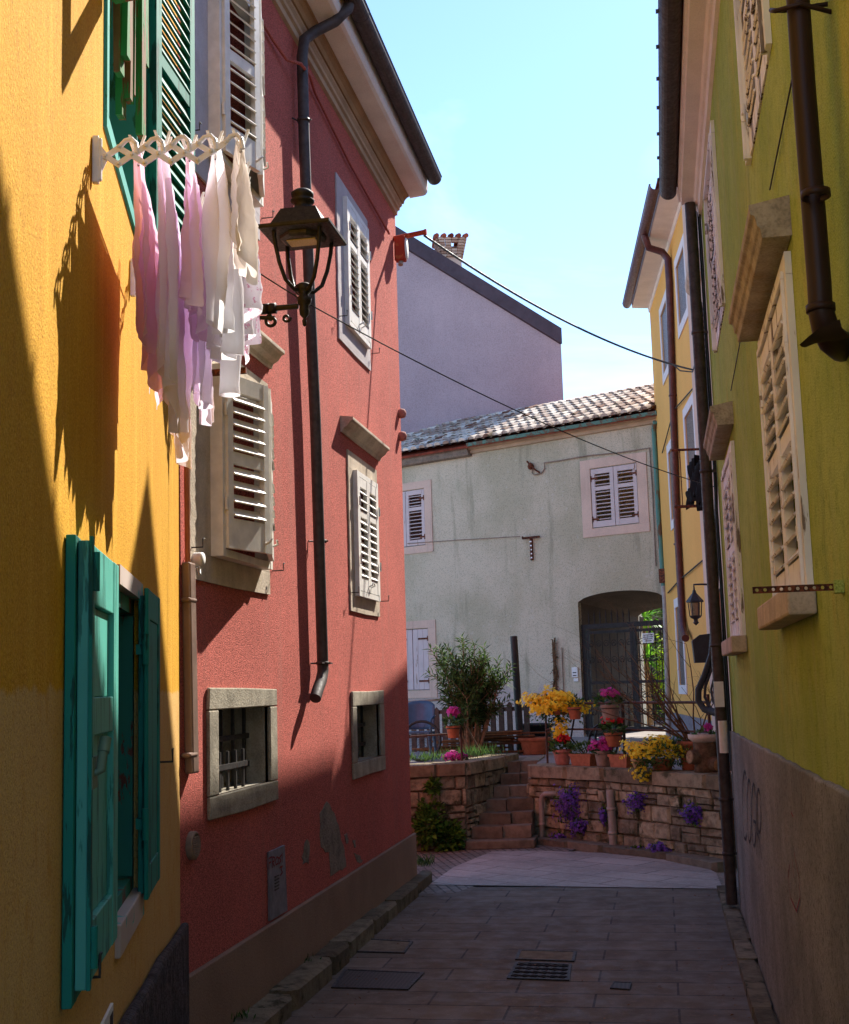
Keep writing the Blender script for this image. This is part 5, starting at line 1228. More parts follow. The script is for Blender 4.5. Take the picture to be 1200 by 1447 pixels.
# ================================================================== things at the back: black washing, wall lamp, letterbox, cables
bl = thing('black_washing', 'black clothes on an iron bracket outside the pale pink house', 'clothes', YR.w(985, 690, .4))
def frag(mb, u0, u1, v0, v1, n, amp, seed):
    rnd = random.Random(seed); rows = []
    A = YR.px(u0, v0, n)[0]; B = YR.px(u1, v0, n)[0]; z1 = YR.px((u0 + u1) / 2, v0, n)[1]; z0 = YR.px((u0 + u1) / 2, v1, n)[1]
    for i in range(14):
        f = i / 13; rows.append([YR.p(A + (B - A) * ((x / 12 - .5) * (1 - .3 * math.sin(f * 3)) + .5), n + amp * math.sin(x * 1.6 + f * 3 + seed), z1 + (z0 - z1) * f + .05 * math.sin(x * .9 + seed) * f) for x in range(13)])
    mb.grid(rows)
mb = MB(); frag(mb, 976, 988, 650, 705, .35, .06, 1); frag(mb, 984, 994, 655, 718, .45, .05, 2.4); frag(mb, 970, 982, 690, 712, .3, .04, 4); mb.build('fabric', M['cl_black'], bl, solid=.01)
mb = MB(); zb = YR.px(985, 715, .3)[1]; aa = YR.px(985, 715, .3)[0]; mb.tube([YR.p(aa, .0, zb), YR.p(aa, .62, zb)], .022, 6); z2 = YR.px(985, 628, .3)[1]; mb.tube([YR.p(aa, .0, z2), YR.p(aa, .62, z2)], .018, 6); mb.tube([YR.p(aa, .5, zb), YR.p(aa, .5, z2)], .008, 5); mb.build('bracket', M['rust'], bl)
wl = thing('wall_lamp', 'small black carriage lamp on the yellow house wall above the letterbox', 'wall lamp', YR.w(982, 860, .3))
LL = YR.w(982, 850, .42); mb = MB(); mb.lathe(LL, [(.0, .17), (.02, .16), (.03, .12), (.12, .01), (.125, -.01), (.10, -.01)], 6, None, False); mb.lathe(LL, [(.085, -.20), (.07, -.23), (.03, -.25), (.03, -.28), (.045, -.30), (0, -.34)], 8); 
for k in range(6): mb.tube([LL + Vector((.095 * math.cos(k * PI / 3), .095 * math.sin(k * PI / 3), -.01)), LL + Vector((.078 * math.cos(k * PI / 3), .078 * math.sin(k * PI / 3), -.21))], .008, 5)
mb.tube([LL + Z * .16, LL + Z * .24, LL - YR.m * .12 + Z * .24, LL - YR.m * .40 + Z * .22], .014, 6); mb.tube([LL - YR.m * .40 + Z * .36, LL - YR.m * .40 + Z * .0], .022, 6); mb.build('lamp_frame', M['black_pl'], wl)
mb = MB(); mb.lathe(LL, [(.075, -.02), (.06, -.2)], 6, None, False); mb.build('lamp_glass', plain('smoky_glass', (.30, .22, .12, 1), .2, 0, .5), wl)
mbx = thing('letterbox', 'black metal letterbox behind the corner downpipe', 'letterbox', PR.w(1001, 920, .1))
a = PR.px(1002, 920, .1)[0]; z1 = PR.px(1000, 900, .1)[1]; z0 = PR.px(1000, 937, .1)[1]
mb = MB(); mb.slab(Frame(PR.p(a - .2, 0, 0), PR.m, -PR.e), [(.01, z0), (.30, z0), (.32, z1 - .05), (.22, z1 + .02), (.01, z1 + .04)], -.4, 0); mb.build('box', M['black_pl'], mbx, bevel=.01)
mb = MB(); mb.fbox(PR, a - .15, a + .15, .302, .312, z0 + .18, z0 + .24); mb.build('slot', M['iron'], mbx)
hs = MB(); g = GR.p(GY1 + .35, .16, 0)
def hp(u, v, y): return on_y(u, v, y)
hs.tube([hp(1012, 800, 13.4), hp(1010, 870, 13.4), hp(1006, 925, 13.4), hp(996, 955, 13.35), hp(987, 975, 13.3), hp(987, 990, 13.25), hp(995, 1002, 13.2), hp(1012, 1008, 13.0), hp(1022, 1010, 12.9)], .034, 8)
hs.tube([hp(1014, 900, 13.4), hp(1006, 945, 13.35), hp(997, 970, 13.3), hp(996, 985, 13.25), hp(1004, 1000, 13.15), hp(1018, 1008, 12.9)], .014, 6)
hs.tube([hp(1014, 850, 13.4), hp(1012, 945, 13.35), hp(1005, 975, 13.3), hp(1008, 992, 13.2), hp(1020, 1006, 12.9)], .012, 6)
hs.tube([hp(1010, 560, 13.4), hp(1012, 700, 13.4), hp(1013, 800, 13.4)], .02, 6)
hs.build('cable_bundle', M['cable'], None, hp(1012, 1000, 13), 'thick black cables looping beside the corner downpipe', 'cable')
# ================================================================== pots along the coping
def capp(u, n=-.16):
    F = F1 if u < 858 else F2
    p = F.w(u, 1078, n); return Vector((p.x, p.y, CT + .004))
def pot(prefix, label, cat, p, r, h, mat, leafc=None, group=None, box=None, rnd=1, rot=None):
    t = thing(prefix, label, cat, p, group); mb = MB()
    if box:
        e = box[0]; L, W = box[1], box[2]; m = Vector((-e.y, e.x, 0))
        vs = []
        for z, g in ((0, .86), (h * .8, .98), (h * .8, 1.06), (h, 1.06), (h, .95), (h * .85, .93)):
            vs += [p + e * L / 2 * g * i + m * W / 2 * g * j + Z * z for i, j in ((-1, -1), (1, -1), (1, 1), (-1, 1))]
        mb.add(vs, [(k * 4 + i, k * 4 + (i + 1) % 4, k * 4 + 4 + (i + 1) % 4, k * 4 + 4 + i) for k in range(5) for i in range(4)] + [(0, 1, 2, 3)])
        mb.build('pot', mat, t); s = MB(); s.add([v - Z * .002 for v in vs[20:24]], [(0, 1, 2, 3)]); s.build('soil', M['soil'], t)
    else:
        mb.lathe(p, [(0, 0), (r * .72, 0), (r * .74, .01), (r * .93, h * .78), (r * .94, h * .8), (r * 1.03, h * .81), (r * 1.04, h), (r * .95, h), (r * .92, h * .9), (0, h * .9)], 24)
        mb.build('pot', mat, t)
    return t
def foliage(t, c, rx, ry, rz, n, mat, L, W, name='leaves', up=.5, seed=0, shell=.5):
    rnd = random.Random(seed or n); mb = MB()
    for _ in range(n):
        d = Vector((rnd.gauss(0, 1), rnd.gauss(0, 1), rnd.gauss(0, 1))).normalized(); k = rnd.uniform(shell, 1) ** .6
        lump = 1 + .25 * math.sin(d.x * 5 + seed) * math.sin(d.y * 4 + 1.3 * seed) + .15 * math.sin(d.z * 7)
        q = Vector(c) + Vector((d.x * rx, d.y * ry, d.z * rz)) * k * lump
        dd = (d + Vector((rnd.uniform(-1, 1), rnd.uniform(-1, 1), rnd.uniform(-.5, 1))) * .8 + Z * up).normalized(); mb.tint = rnd.random()
        mb.leaf(q, dd, Vector((rnd.uniform(-1, 1), rnd.uniform(-1, 1), 1)), L * rnd.uniform(.6, 1.2), W * rnd.uniform(.7, 1.2))
    return mb.build(name, mat, t)
def blossom(mb, p, d, r, rnd, k=5):
    d = Vector(d).normalized(); a = d.orthogonal().normalized(); b = d.cross(a); mb.tint = rnd.random()
    for i in range(k):
        t = 2 * PI * i / k + rnd.uniform(-.2, .2); q = a * math.cos(t) + b * math.sin(t); s = d.cross(q)
        mb.add([p, p + q * r * .6 + s * r * .4 + d * r * .15, p + q * r + d * r * rnd.uniform(-.1, .4), p + q * r * .6 - s * r * .4 + d * r * .15], [(0, 1, 2, 3)])
def flowers(t, c, rx, ry, rz, n, mat, r, name='flowers', seed=1, topo=True, front=True):
    rnd = random.Random(seed); mb = MB()
    for _ in range(n):
        d = Vector((rnd.gauss(0, 1), rnd.gauss(0, 1), rnd.gauss(0, 1))).normalized()
        if topo and d.z < -.35: d.z = -d.z
        if front and d.y > .4: d.y = -d.y
        k = rnd.uniform(.55, 1.12); lump = 1 + .3 * math.sin(d.x * 6 + seed) * math.sin(d.z * 5 + 1.3 * seed) + .15 * math.sin(d.z * 9 + d.x * 7)
        blossom(mb, Vector(c) + Vector((d.x * rx, d.y * ry, d.z * rz)) * k * lump, d + Vector((0, -.3, .2)), r * rnd.uniform(.7, 1.25), rnd)
    return mb.build(name, mat, t)
GP = 'flower pots lined up on the stone coping'
E1, E2 = F1.e, F2.e
p = capp(795); t = pot('flower_pot', 'rounded pinkish clay pot with red cyclamen, leftmost on the coping', 'flower pot', p, .13, .21, M['terra_pink'], group=GP)
foliage(t, p + Z * .25, .16, .16, .09, 130, M['leaf_pot'], .08, .07, seed=3); flowers(t, p + Z * .33, .09, .09, .07, 26, M['fl_red'], .045, seed=4)
p = capp(826); t = pot('planter_box', 'long orange planter of green seedlings next to the red cyclamen', 'planter', p, 0, .16, M['terra'], group=GP, box=(E1, .40, .17))
foliage(t, p + Z * .22, .19, .09, .08, 260, M['leaf_pot'], .07, .018, seed=5, up=1.)
p = capp(853); t = pot('flower_pot', 'greyish clay pot with a dome of magenta flowers', 'flower pot', p, .12, .21, M['clay_grey'], group=GP)
foliage(t, p + Z * .25, .16, .15, .08, 120, M['leaf_pot'], .07, .05, seed=6); flowers(t, p + Z * .27, .18, .16, .10, 420, M['fl_magenta'], .023, seed=7)
p = capp(880); t = pot('planter_box', 'long orange-brown planter with almost nothing growing in it', 'planter', p, 0, .17, M['terra'], group=GP, box=(E2, .38, .17))
foliage(t, p + Z * .18, .14, .06, .03, 40, M['leaf_pot'], .06, .02, seed=8, up=1.)
p = capp(905); t = pot('flower_pot', 'small ochre clay bowl with one magenta flower head', 'flower pot', p, .12, .12, M['clay_yel'], group=GP)
foliage(t, p + Z * .15, .09, .09, .07, 60, M['leaf_pot'], .06, .03, seed=9, up=.8); flowers(t, p + Z * .27 - E2 * .0, .05, .05, .05, 30, M['fl_magenta'], .04, seed=10)
p = capp(936); t = pot('flower_pot', 'spreading yellow wallflowers spilling over the coping beside the log', 'flower pot', p, .16, .14, M['terra'], group=GP)
foliage(t, p + Z * .22 + E2 * .12, .44, .24, .17, 1100, M['leaf_pot'], .07, .022, seed=11, up=.3, shell=.2)
foliage(t, p + Z * .02 - E2 * .06 + F2.m * .2, .22, .1, .12, 220, M['leaf_pot'], .06, .02, seed=12, up=-.2, shell=.2)
flowers(t, p + Z * .22 - E2 * .06 + F2.m * .06, .44, .24, .18, 950, M['fl_yellow'], .023, seed=13); flowers(t, p + Z * -.02 - E2 * .10 + F2.m * .26, .17, .06, .13, 70, M['fl_yellow'], .023, seed=14, topo=False)
# carved log with a bowl planted on top
p = capp(998, -.2); lg = thing('tree_log', 'upright cut log with stubby cut branches at the right end of the coping', 'log', p)
mb = MB(); mb.lathe(p, [(.0, 0), (.15, 0), (.14, .08), (.15, .2), (.145, .3), (.15, .36), (0, .36)], 14)
for sg, zz, dd in ((1, .12, (.6, -.75, -.1)), (-1, .17, (-.8, -.5, .1))):
    d = Vector(dd).normalized(); q = p + Z * zz; mb.tube([q, q + d * .23], [.10, .085], 12)
mb.build('trunk', plain('log_bark', (.12, .075, .042, 1), .9, 0, .2, .4, 14, .9, 40), lg)
mb = MB(); d = Vector((.6, -.75, -.1)).normalized(); mb.tube([p + Z * .12 + d * .229, p + Z * .12 + d * .236], .08, 12); d = Vector((-.8, -.5, .1)).normalized(); mb.tube([p + Z * .17 + d * .229, p + Z * .17 + d * .236], .075, 12); mb.build('cut_end', M['endgrain'], lg)
bw = thing('stone_bowl', 'pale oval stone bowl with a pink flower resting on the log', 'bowl', p + Z * .362)
mb = MB(); mb.lathe(p + Z * .362, [(0, 0), (.14, 0), (.20, .05), (.205, .10), (.18, .10), (.17, .08), (0, .08)], 20); mb.build('bowl', M['stone_warm'], bw)
foliage(bw, p + Z * .46, .14, .12, .05, 60, M['leaf_pot'], .06, .03, seed=15); flowers(bw, p + Z * .53 + Vector((.05, 0, 0)), .04, .04, .05, 16, M['fl_magenta'], .04, seed=16)
p2 = capp(978, -.42); t = pot('flower_pot', 'tall terracotta pot of the bare shrub behind the log', 'flower pot', p2, .17, .36, M['terra'])
# bare shrub
sb = MB(); rnd = random.Random(21)
def twig(p, d, L, r, depth):
    pts = [p]; rs = [r]
    for i in range(4):
        d = (d + Vector((rnd.gauss(0, .16), rnd.gauss(0, .16), rnd.gauss(0.02, .12)))).normalized(); pts.append(pts[-1] + d * L / 4); rs.append(r * (1 - .16 * (i + 1)))
    sb.tube(pts, rs, 5)
    if depth:
        for _ in range(rnd.choice((2, 2, 3))):
            k = rnd.randint(1, 4); twig(pts[k], (d + Vector((rnd.gauss(-.15, .6), rnd.gauss(0, .5), rnd.gauss(.1, .5)))).normalized(), L * rnd.uniform(.5, .8), rs[k] * .65, depth - 1)
bp_ = p2 + Z * .33
for k in range(13):
    th = rnd.uniform(0, 6.28); twig(bp_ + Vector((math.cos(th), math.sin(th), 0)) * .06, Vector((rnd.gauss(-.45, .55), rnd.gauss(0, .3), 1)).normalized(), rnd.uniform(.8, 1.6), .013, 2)
sb.build('bare_shrub', M['twig'], None, bp_, 'leafless twiggy shrub spreading over the railing in front of the gate', 'shrub')
# ---- railing at the terrace edge
rl = thing('terrace_railing', 'thin brown iron railing across the terrace behind the flower pots', 'railing', capp(870, -.35))
r0, r1, r2 = capp(774, -.30), capp(884, -.42), capp(1006, -.30)
def rz_(p, v): 
    # height at which pixel row v meets the vertical through p
    lo, hi = 0., 4.
    for _ in range(40):
        mid = (lo + hi) / 2; q = Vector((p.x, p.y, mid)) - CAM; vv = CY - FPX * _up_dot(q)
        if vv > v: lo = mid
        else: hi = mid
    return (lo + hi) / 2
_R = Matrix(((_X.x, _Y.x, _up.x), (_X.y, _Y.y, _up.y), (_X.z, _Y.z, _up.z)))   # rows: camera right, down, forward in lane axes
def _up_dot(q): c = _R @ q; return -c.y / c.z
mb = MB()
zt = rz_(r1, 993); zl = rz_(r1, 1031)
mb.tube([r0 + Z * (rz_(r0, 1000) - r0.z), r0], .016, 7); mb.tube([r1 - Z * .02, Vector((r1.x, r1.y, zt + .02))], .022, 7); mb.tube([r2, Vector((r2.x, r2.y, zt + .1))], .02, 7)
q0 = r0.lerp(r1, .42)
mb.tube([Vector((q0.x, q0.y, zt)), Vector((r1.x, r1.y, zt)), Vector((r2.x, r2.y, zt))], .018, 7); mb.tube([Vector((r0.x, r0.y, zl)), Vector((r1.x, r1.y, zl)), Vector((r2.x, r2.y, zl))], .014, 7)
mb.tube([Vector((q0.x, q0.y, zt)), q0 + Vector((-.12, .25, .35)), q0 + Vector((.15, .4, 0))], .014, 6)
mb.build('rails', M['picket'], rl)
def hang_pot(label, p, r, h, mat, group='pots hung on the railings'):
    t = pot('hanging_pot', label, 'flower pot', p, r, h, mat, group=group)
    mb = MB(); mb.tube([p + Vector((r * math.cos(a), r * math.sin(a), h * .8)) for a in [i * PI / 8 for i in range(17)]], .007, 5); mb.build('pot_ring', M['iron'], t); return t
p = Vector((r1.x - .16, r1.y - .18, rz_(r1, 1019))); t = hang_pot('greyish pot of dark magenta flowers hung high on the railing post', p, .135, .23, M['clay_grey'])
foliage(t, p + Z * .27, .17, .15, .07, 120, M['leaf_pot'], .09, .06, seed=31); flowers(t, p + Z * .37, .14, .11, .07, 110, M['fl_magenta'], .03, seed=32)
p = Vector((r1.x - .14, r1.y - .18, rz_(r1, 1054))); t = hang_pot('terracotta pot with red flowers hung low on the railing post', p, .125, .19, M['terra'])
foliage(t, p + Z * .24, .14, .13, .08, 120, M['leaf_pot'], .08, .06, seed=33); flowers(t, p + Z * .33, .15, .1, .07, 40, M['fl_red'], .032, seed=34)
p = Vector((q0.x - .02, q0.y - .14, rz_(q0, 1016))); t = hang_pot('small terracotta pot hung beside the big yellow flowering basket', p, .1, .17, M['terra'])
foliage(t, p + Z * .2, .1, .1, .06, 60, M['leaf_pot'], .07, .04, seed=35)
p = r0.lerp(q0, .38) + Vector((0, -.12, 0)); p.z = rz_(p, 1010); t = hang_pot('big basket overflowing with yellow flowers hung on the railing', p, .2, .16, M['terra'])
foliage(t, p + Z * .1, .42, .26, .2, 700, M['leaf_pot'], .07, .03, seed=36, up=.1, shell=.2); foliage(t, p - Z * .2, .1, .1, .22, 160, M['leaf_pot'], .07, .03, seed=37, up=-.5, shell=.2)
flowers(t, p + Z * .11, .45, .28, .22, 1900, M['fl_yellow'], .025, seed=38); flowers(t, p + Vector((.05, -.08, -.2)), .12, .1, .2, 150, M['fl_yellow'], .024, seed=39, topo=False)
hc = MB(); c = capp(855, -.7); hc.tube([c + Vector((.26 * math.cos(a) * (1 - .02 * i), .1 + .01 * i, .28 + .26 * math.sin(a))) for i, a in enumerate([k * PI / 8 for k in range(34)])], .018, 6)
hc.build('hose_coil', M['black_pl'], None, c, 'coiled black hose leaning behind the railing', 'hose')
# ---- purple rock plants growing out of the stone wall
def aub(u, v, rx, rz, n, lab, F, green=1.):
    p = F.w(u, v, .03); t = thing('rock_plant', lab, 'plant', p, 'purple rock plants in the stone wall')
    foliage(t, p, rx, .09, rz, int(n * 2.4 * green), M['leaf_ivy'], .05, .025, seed=int(u), up=-.1, shell=.1); flowers(t, p + F.m * .02, rx * 1.05, .12, rz * 1.05, int(n * 2), M['fl_purple'], .0165, seed=int(u) + 1, topo=False)
aub(809, 1136, .22, .24, 330, 'largest purple clump, high on the stone wall near the bent pipe', F1)
aub(820, 1168, .14, .10, 130, 'purple clump trailing just below the largest one', F1); aub(791, 1184, .12, .07, 60, 'low purple tuft at the foot of the wall near the bent pipe', F1, 1.3)
aub(854, 1153, .05, .10, 60, 'thin purple tuft beside the thick upright pipe', F1); aub(902, 1133, .14, .11, 130, 'purple clump high on the wall right of the thick pipe', F2)
aub(983, 1150, .15, .12, 130, 'purple clump at mid height near the right end of the stone wall', F2, 1.6); aub(936, 1199, .15, .08, 120, 'purple clump at the foot of the stone wall on the right', F2)
aub(905, 1201, .14, .05, 16, 'mostly green tuft at the foot of the wall right of the thick pipe', F2, 8.)
# ---- ivy at the foot of the left wall
FL = Frame(LA, (LB - LA), (0, -1)); FL = Frame(LA, FL.e, (FL.e.y, -FL.e.x))
def ivy(u, v, rx, rz, n, lab, dep=.2, L=.09):
    p = FL.w(u, v, .06); t = thing('ivy_bush', lab, 'ivy', Vector((p.x, p.y, max(0, p.z - rz))), 'ivy on the left stone wall')
    foliage(t, p, rx, dep, rz, n, M['leaf_ivy'], L, L * .75, 'leaves', 0., int(u), .15)
ivy(603, 1166, .17, .26, 800, 'larger ivy bush at the foot of the left stone wall'); ivy(634, 1183, .22, .17, 700, 'lower ivy bush beside the steps'); ivy(611, 1112, .09, .10, 110, 'small ivy spray high on the left stone wall', .07); ivy(615, 1140, .12, .08, 60, 'thin ivy trail halfway up the left stone wall', .05, .07)
# ---- left terrace: fence, chair, planks, oleander, post
def tp(u, v, y=None, z=1.05): return on_z(u, v, z)
ol = thing('oleander_bush', 'tall oleander with many bare stems and narrow dark leaves on the left terrace', 'shrub', Vector((-3.06, 20.6, 1.06)))
ob = Vector((-3.06, 20.6, 1.06)); st_ = MB(); lf = MB(); rnd = random.Random(8)
for k in range(26):
    th = rnd.uniform(0, 2 * PI); lean = rnd.uniform(.05, .5); d = Vector((math.cos(th) * lean - .04, math.sin(th) * lean * .6, 1)).normalized(); H = rnd.uniform(.95, 1.85) * (1 - .25 * lean)
    p = ob + Vector((math.cos(th), math.sin(th), 0)) * .08; pts = [p]; rs = [rnd.uniform(.018, .04)]
    for i in range(7):
        d = (d + Vector((rnd.gauss(0, .06), rnd.gauss(0, .06), .03))).normalized(); pts.append(pts[-1] + d * H / 7); rs.append(rs[0] * (1 - .11 * (i + 1)))
    st_.tube(pts, rs, 6)
    for i in range(3, 8):
        for _ in range(rnd.randint(1, 3)):
            dd = (d + Vector((rnd.gauss(0, .6), rnd.gauss(0, .6), rnd.gauss(.2, .35)))).normalized(); q = pts[i]; L = rnd.uniform(.15, .4) * (1.2 if i > 4 else .9); e = q + dd * L
            st_.tube([q, q.lerp(e, .5) + Z * .01, e], [.009, .007, .004], 4)
            for w in range(7):
                f = .3 + .7 * w / 6; c = q.lerp(e, f)
                for s in range(3):
                    an = s * 2.09 + w * 1.1; o = dd.orthogonal().normalized(); o = Matrix.Rotation(an, 3, dd) @ o; lf.tint = rnd.random()
                    lf.leaf(c, (dd * rnd.uniform(.3, .9) + o * .7 - Z * rnd.uniform(0, .25)), Z, rnd.uniform(.12, .20), .030, .12)
st_.build('stems', M['bark'], ol); lf.build('foliage', M['leaf_ole'], ol)
bp0 = tp(736, 1050); bp0 = Vector((-2.35, 21.6, 1.05)); tq = on_y(726, 899, 21.6); bq = on_y(736, 1050, 21.6)
post = MB(); post.tube([Vector((bq.x, 21.6, 1.05)), Vector((tq.x, 21.6, tq.z))], .062, 10); post.build('black_post', M['black_pl'], None, Vector((bq.x, 21.6, 1.05)), 'thick black leaning post beside the oleander', 'post')
fn_ = thing('picket_fence', 'brown wooden picket fence behind the oleander', 'fence', Vector((-3.5, 22.2, 1.05)))
fa_, fb_ = on_y(578, 1020, 22.9), on_y(742, 1020, 22.0); FF = Frame(fa_, (fb_ - fa_), (0, -1)); FF = Frame(fa_, FF.e, (FF.e.y, -FF.e.x)); FLn = (Vector((fb_.x, fb_.y)) - Vector((fa_.x, fa_.y))).length
k = 0; a = -.6
while a < FLn:
    mb = MB(); zt = FF.px(585 + (740 - 585) * max(0, a) / FLn, 1002 - 9 * max(0, a) / FLn)[1] + random.uniform(-.02, .02)
    mb.slab(FF, [(a, 1.05), (a + .10, 1.05), (a + .10, zt - .03), (a + .05, zt + .02), (a, zt - .03)], .0, .022); mb.build('picket', M['picket'], fn_); a += .165
mb = MB()
for v in (1012, 1045): mb.slab(FF, [(-.6, FF.px(585, v)[1]), (FLn, FF.px(740, v - 8)[1]), (FLn, FF.px(740, v - 8)[1] + .07), (-.6, FF.px(585, v)[1] + .07)], -.045, -.003)
mb.build('rail', M['picket'], fn_)
mb = MB(); mb.tube([FF.p(-.6, -.02, FF.px(585, 998)[1] + .05), FF.p(FLn * .55, -.02, FF.px(665, 988)[1] + .03)], .022, 6); mb.build('top_pole', M['clay_grey'], fn_)
ch_ = thing('garden_chair', 'blue plastic garden chair half hidden behind the pink house', 'chair', Vector((-3.75, 20.3, 1.05)))
c0 = on_y(593, 1030, 20.3); c0 = Vector((c0.x, 20.3, 1.05))
mb = MB(); rows = []
for i in range(9):
    f = i / 8; rows.append([c0 + Vector(((x / 10 - .5) * .5, .02 + .1 * (2 * x / 10 - 1) ** 2 * -1 + f * .12, .48 + f * .45 - .07 * (2 * x / 10 - 1) ** 4 * f)) for x in range(11)])
mb.grid(rows); mb.build('backrest', M['blue_pl'], ch_, solid=.012)
mb = MB()
for x in range(5): mb.fbox(Frame((c0.x, c0.y), (1, 0), (0, -1)), -.16 + x * .075, -.15 + x * .075, -.02, -.005, .55, .86)
mb.build('backrest_slot', M['black_pl'], ch_)
mb = MB(); mb.box(c0 + Vector((0, -.2, .44)), (.24, 0, 0), (0, .22, 0), (0, 0, .015)); mb.build('seat', M['blue_pl'], ch_, bevel=.01)
for sx in (-1, 1):
    mb = MB(); mb.tube([c0 + Vector((sx * .25, .02, .68)), c0 + Vector((sx * .27, -.2, .68)), c0 + Vector((sx * .26, -.4, .64)), c0 + Vector((sx * .25, -.4, .44))], .02, 7); mb.build('armrest', M['blue_pl'], ch_)
    for sy in (-.4, .02): mb = MB(); mb.tube([c0 + Vector((sx * .22, sy, .44)), c0 + Vector((sx * .26, sy * 1.05, 0))], [.025, .018], 7); mb.build('leg', M['blue_pl'], ch_)
bk = thing('bicycle_wheel', 'dark bicycle wheel leaning below the blue chair', 'wheel', c0 + Vector((.1, -.55, 0)))
mb = MB(); wc = c0 + Vector((.12, -.5, .32)); mb.tube([wc + Vector((.3 * math.cos(a), .03 * math.sin(a), .3 * math.sin(a))) for a in [i * PI / 12 for i in range(25)]], .022, 8); mb.build('tyre', M['black_pl'], bk)
mb = MB()
for k in range(14): a = k * 2 * PI / 14; mb.tube([wc, wc + Vector((.29 * math.cos(a), .03 * math.sin(a), .29 * math.sin(a)))], .003, 4)
mb.tube([wc + Vector((0, -.04, 0)), wc + Vector((0, .04, 0))], .025, 8); mb.build('spoke', M['iron'], bk)
pk = thing('plank_pile', 'loose pile of old planks on the terrace behind the oleander', 'planks', Vector((-3.0, 21.4, 1.06)))
mb = MB(); rnd = random.Random(4)
for k in range(26):
    th = rnd.gauss(0, .12); e = Vector((math.cos(th), math.sin(th), rnd.gauss(0, .025))); mb.tint = rnd.random(); L = rnd.uniform(.4, .75)
    mb.box(Vector((-3.1 + rnd.gauss(0, .38), 21.45 + rnd.gauss(0, .16), 1.08 + .0135 * k)), e * L, Vector((-e.y, e.x, 0)) * .06, Z * .011)
mb.build('planks', M['plank'], pk)
t = pot('large_flower_pot', 'large empty terracotta pot at the head of the steps', 'flower pot', Vector((on_z(757, 1066, 1.05).x, on_z(757, 1066, 1.05).y, 1.054)), .27, .27, M['terra'])
p = Vector((on_y(758, 1040, 22.4).x, 22.4, 1.054)); bkt = thing('black_bucket', 'black plastic bucket behind the large terracotta pot', 'bucket', p)
mb = MB(); mb.lathe(p, [(0, 0), (.24, 0), (.29, .42), (.31, .42), (.31, .46), (.28, .46), (.23, .05), (0, .05)], 20); mb.build('body', M['black_pl'], bkt)
hr = thing('garden_rail', 'thin iron rail and post on the left terrace edge', 'railing', FL.p(2, -.2, 1.15)); 
lp = on_y(653, 1076, 18.0); lp = Vector((lp.x, 18.0, 1.15)); lt = on_y(650, 1000, 18.0)
mb = MB(); mb.tube([lp, Vector((lt.x, 18.0, lt.z))], .017, 7); z = on_y(650, 1036, 18.0).z; mb.tube([Vector((lt.x, 18.0, z)), on_y(580, 1041, 17.8)], .013, 6); q = on_y(683, 1071, 19.3); mb.tube([Vector((lt.x, 18.0, on_y(652, 1012, 18.0).z)), Vector((q.x, 19.3, 1.15))], .013, 6); mb.build('rails', M['picket'], hr)
q = on_y(641, 1043, 17.9); p = Vector((q.x, 17.9, q.z)); t = hang_pot('orange pot with a magenta cyclamen hung on the left terrace rail', p, .10, .17, M['terra'])
foliage(t, p + Z * .22, .13, .12, .07, 90, M['leaf_pot'], .08, .06, seed=41); flowers(t, p + Z * .35, .07, .07, .07, 24, M['fl_magenta'], .05, seed=42)
p = on_z(643, 1074, 1.16); t = thing('flower_clump', 'low magenta flower clump on top of the left stone wall', 'flowers', p); foliage(t, p, .2, .1, .06, 90, M['leaf_pot'], .07, .04, seed=43); flowers(t, p + Z * .04, .16, .09, .06, 60, M['fl_magenta'], .045, seed=44)
def tuft(name, p, n, L, seed, lab, r=.1):
    rnd = random.Random(seed); mb = MB()
    for _ in range(n):
        a = rnd.uniform(0, 6.28); d = Vector((math.cos(a) * .5, math.sin(a) * .5, 1)).normalized(); mb.tint = rnd.random(); mb.leaf(p + Vector((rnd.gauss(0, r), rnd.gauss(0, r), 0)), d, (math.sin(a), 1, 0), L * rnd.uniform(.5, 1.1), .012, .2)
    mb.build(name, M['leaf_pot'], None, p, lab, 'weeds', None, 'stuff')
tuft('grass_tuft', on_z(667, 1071, 1.15) + Vector((0, .4, 0)), 160, .2, 51, 'grass growing at the foot of the oleander', .22)
tuft('grass_tuft', on_z(610, 1076, 1.15) + Vector((0, .3, 0)), 160, .16, 52, 'grass growing along the top of the left wall', .28)
tuft('weed_tuft', on_z(601, 1225, .06), 70, .2, 53, 'weeds at the far end of the left kerb by the pink corner', .05)
tuft('weed_tuft', on_z(424, 1362, .12), 60, .08, 54, 'small weed growing between the left kerb stones', .05)
tuft('weed_tuft', on_z(330, 1440, .12), 60, .07, 55, 'weed at the foot of the plinth nearest the camera', .06)
# small fallen leaves and grit on the street
gr_ = MB(); rnd = random.Random(77)
for _ in range(260):
    x = rnd.choice((rnd.gauss(-2.45, .15), rnd.gauss(.35, .1), rnd.uniform(-2.5, .4))); y = rnd.uniform(8, 14.2); gr_.tint = rnd.random(); gr_.leaf((x, y, .012), (rnd.uniform(-1, 1), rnd.uniform(-1, 1), .1), Z, rnd.uniform(.012, .04), rnd.uniform(.006, .016))
gr_.build('leaf_litter', M['plank'], None, (0, 10, 0), 'dry leaf scraps scattered on the dark street slabs', 'litter', None, 'stuff')

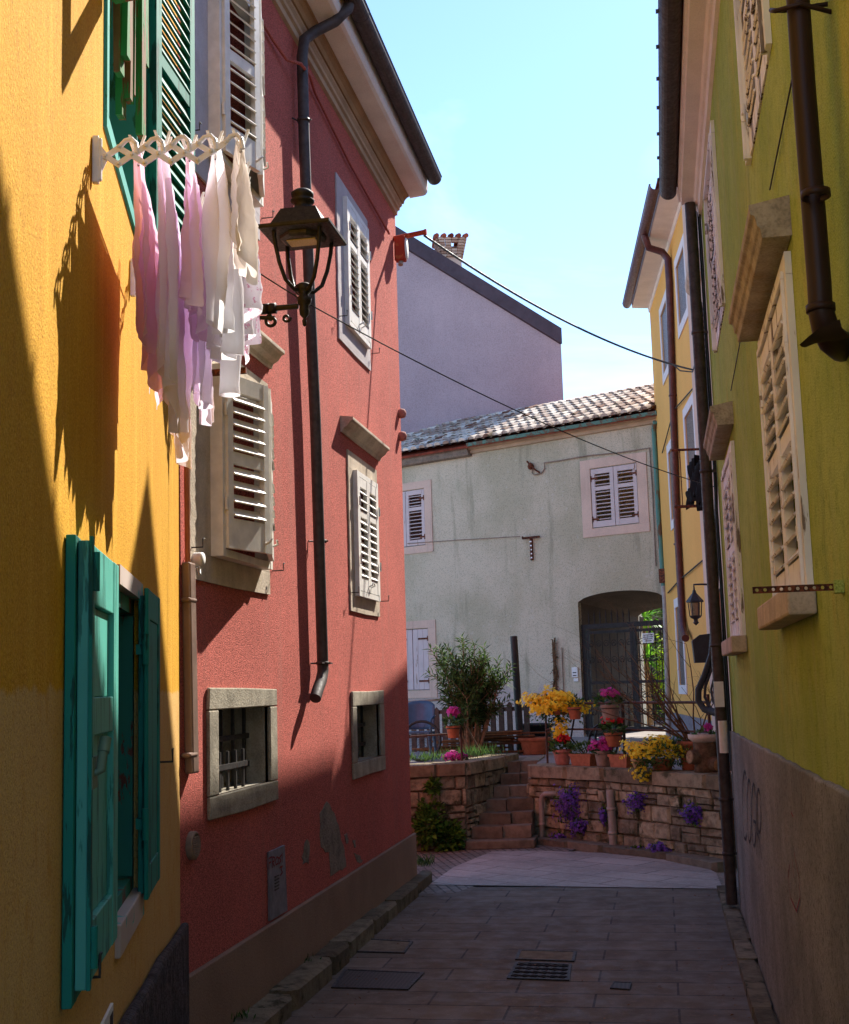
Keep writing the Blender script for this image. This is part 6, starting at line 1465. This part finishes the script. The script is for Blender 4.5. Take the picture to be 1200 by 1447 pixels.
# ================================================================== camera, sun, sky
cam = bpy.data.cameras.new('camera'); co = bpy.data.objects.new('camera', cam); COL.objects.link(co)
right = Vector((_X.x, _Y.x, _up.x)); down = Vector((_X.y, _Y.y, _up.y)); fwd = Vector((_X.z, _Y.z, _up.z))
co.matrix_world = Matrix(((right.x, -down.x, -fwd.x, CAM.x), (right.y, -down.y, -fwd.y, CAM.y), (right.z, -down.z, -fwd.z, CAM.z), (0, 0, 0, 1)))
cam.sensor_fit = 'HORIZONTAL'; cam.sensor_width = 36; cam.lens = 36 * FPX / 1200; cam.clip_end = 2000; cam.clip_start = .05
SC.camera = co
SUN = Vector((1, 2.8, 2.7)).normalized()
sl_ = bpy.data.lights.new('sun', 'SUN'); so = bpy.data.objects.new('sun', sl_); COL.objects.link(so)
sl_.energy = 4.3; sl_.angle = math.radians(.5); sl_.color = (1, .93, .82); so.rotation_euler = (-SUN).to_track_quat('-Z', 'Y').to_euler()
W = bpy.data.worlds.new('World'); SC.world = W; W.use_nodes = True
nt = W.node_tree; bg = nt.nodes['Background']
sky = nt.nodes.new('ShaderNodeTexSky'); sky.sky_type = 'NISHITA'; sky.sun_disc = False; sky.sun_elevation = math.asin(SUN.z); sky.sun_rotation = math.atan2(SUN.x, SUN.y); sky.air_density = .85; sky.dust_density = .1; sky.ozone_density = 5
tc = nt.nodes.new('ShaderNodeTexCoord'); mp = nt.nodes.new('ShaderNodeMapping'); mp.inputs['Scale'].default_value = (1.2, 1.2, 3.2); nt.links.new(tc.outputs['Generated'], mp.inputs['Vector'])
nz = nt.nodes.new('ShaderNodeTexNoise'); nz.inputs['Scale'].default_value = 2.6; nz.inputs['Detail'].default_value = 7; nz.inputs['Roughness'].default_value = .6; nz.inputs['Distortion'].default_value = .6; nt.links.new(mp.outputs[0], nz.inputs['Vector'])
mr = nt.nodes.new('ShaderNodeMapRange'); mr.inputs[1].default_value = .50; mr.inputs[2].default_value = .78; mr.inputs[4].default_value = .3; nt.links.new(nz.outputs['Fac'], mr.inputs[0])
mx = nt.nodes.new('ShaderNodeMix'); mx.data_type = 'RGBA'; nt.links.new(mr.outputs[0], mx.inputs[0]); nt.links.new(sky.outputs[0], mx.inputs[6]); mx.inputs[7].default_value = (5.5, 6.4, 7.4, 1)
nt.links.new(mx.outputs[2], bg.inputs[0]); bg.inputs[1].default_value = .135
SC.view_settings.view_transform = 'Standard'; SC.view_settings.look = 'None'; SC.view_settings.exposure = 1.36; SC.view_settings.gamma = 1
SC.cycles.max_bounces = 14; SC.cycles.diffuse_bounces = 10; SC.cycles.transmission_bounces = 10; SC.cycles.use_denoising = True
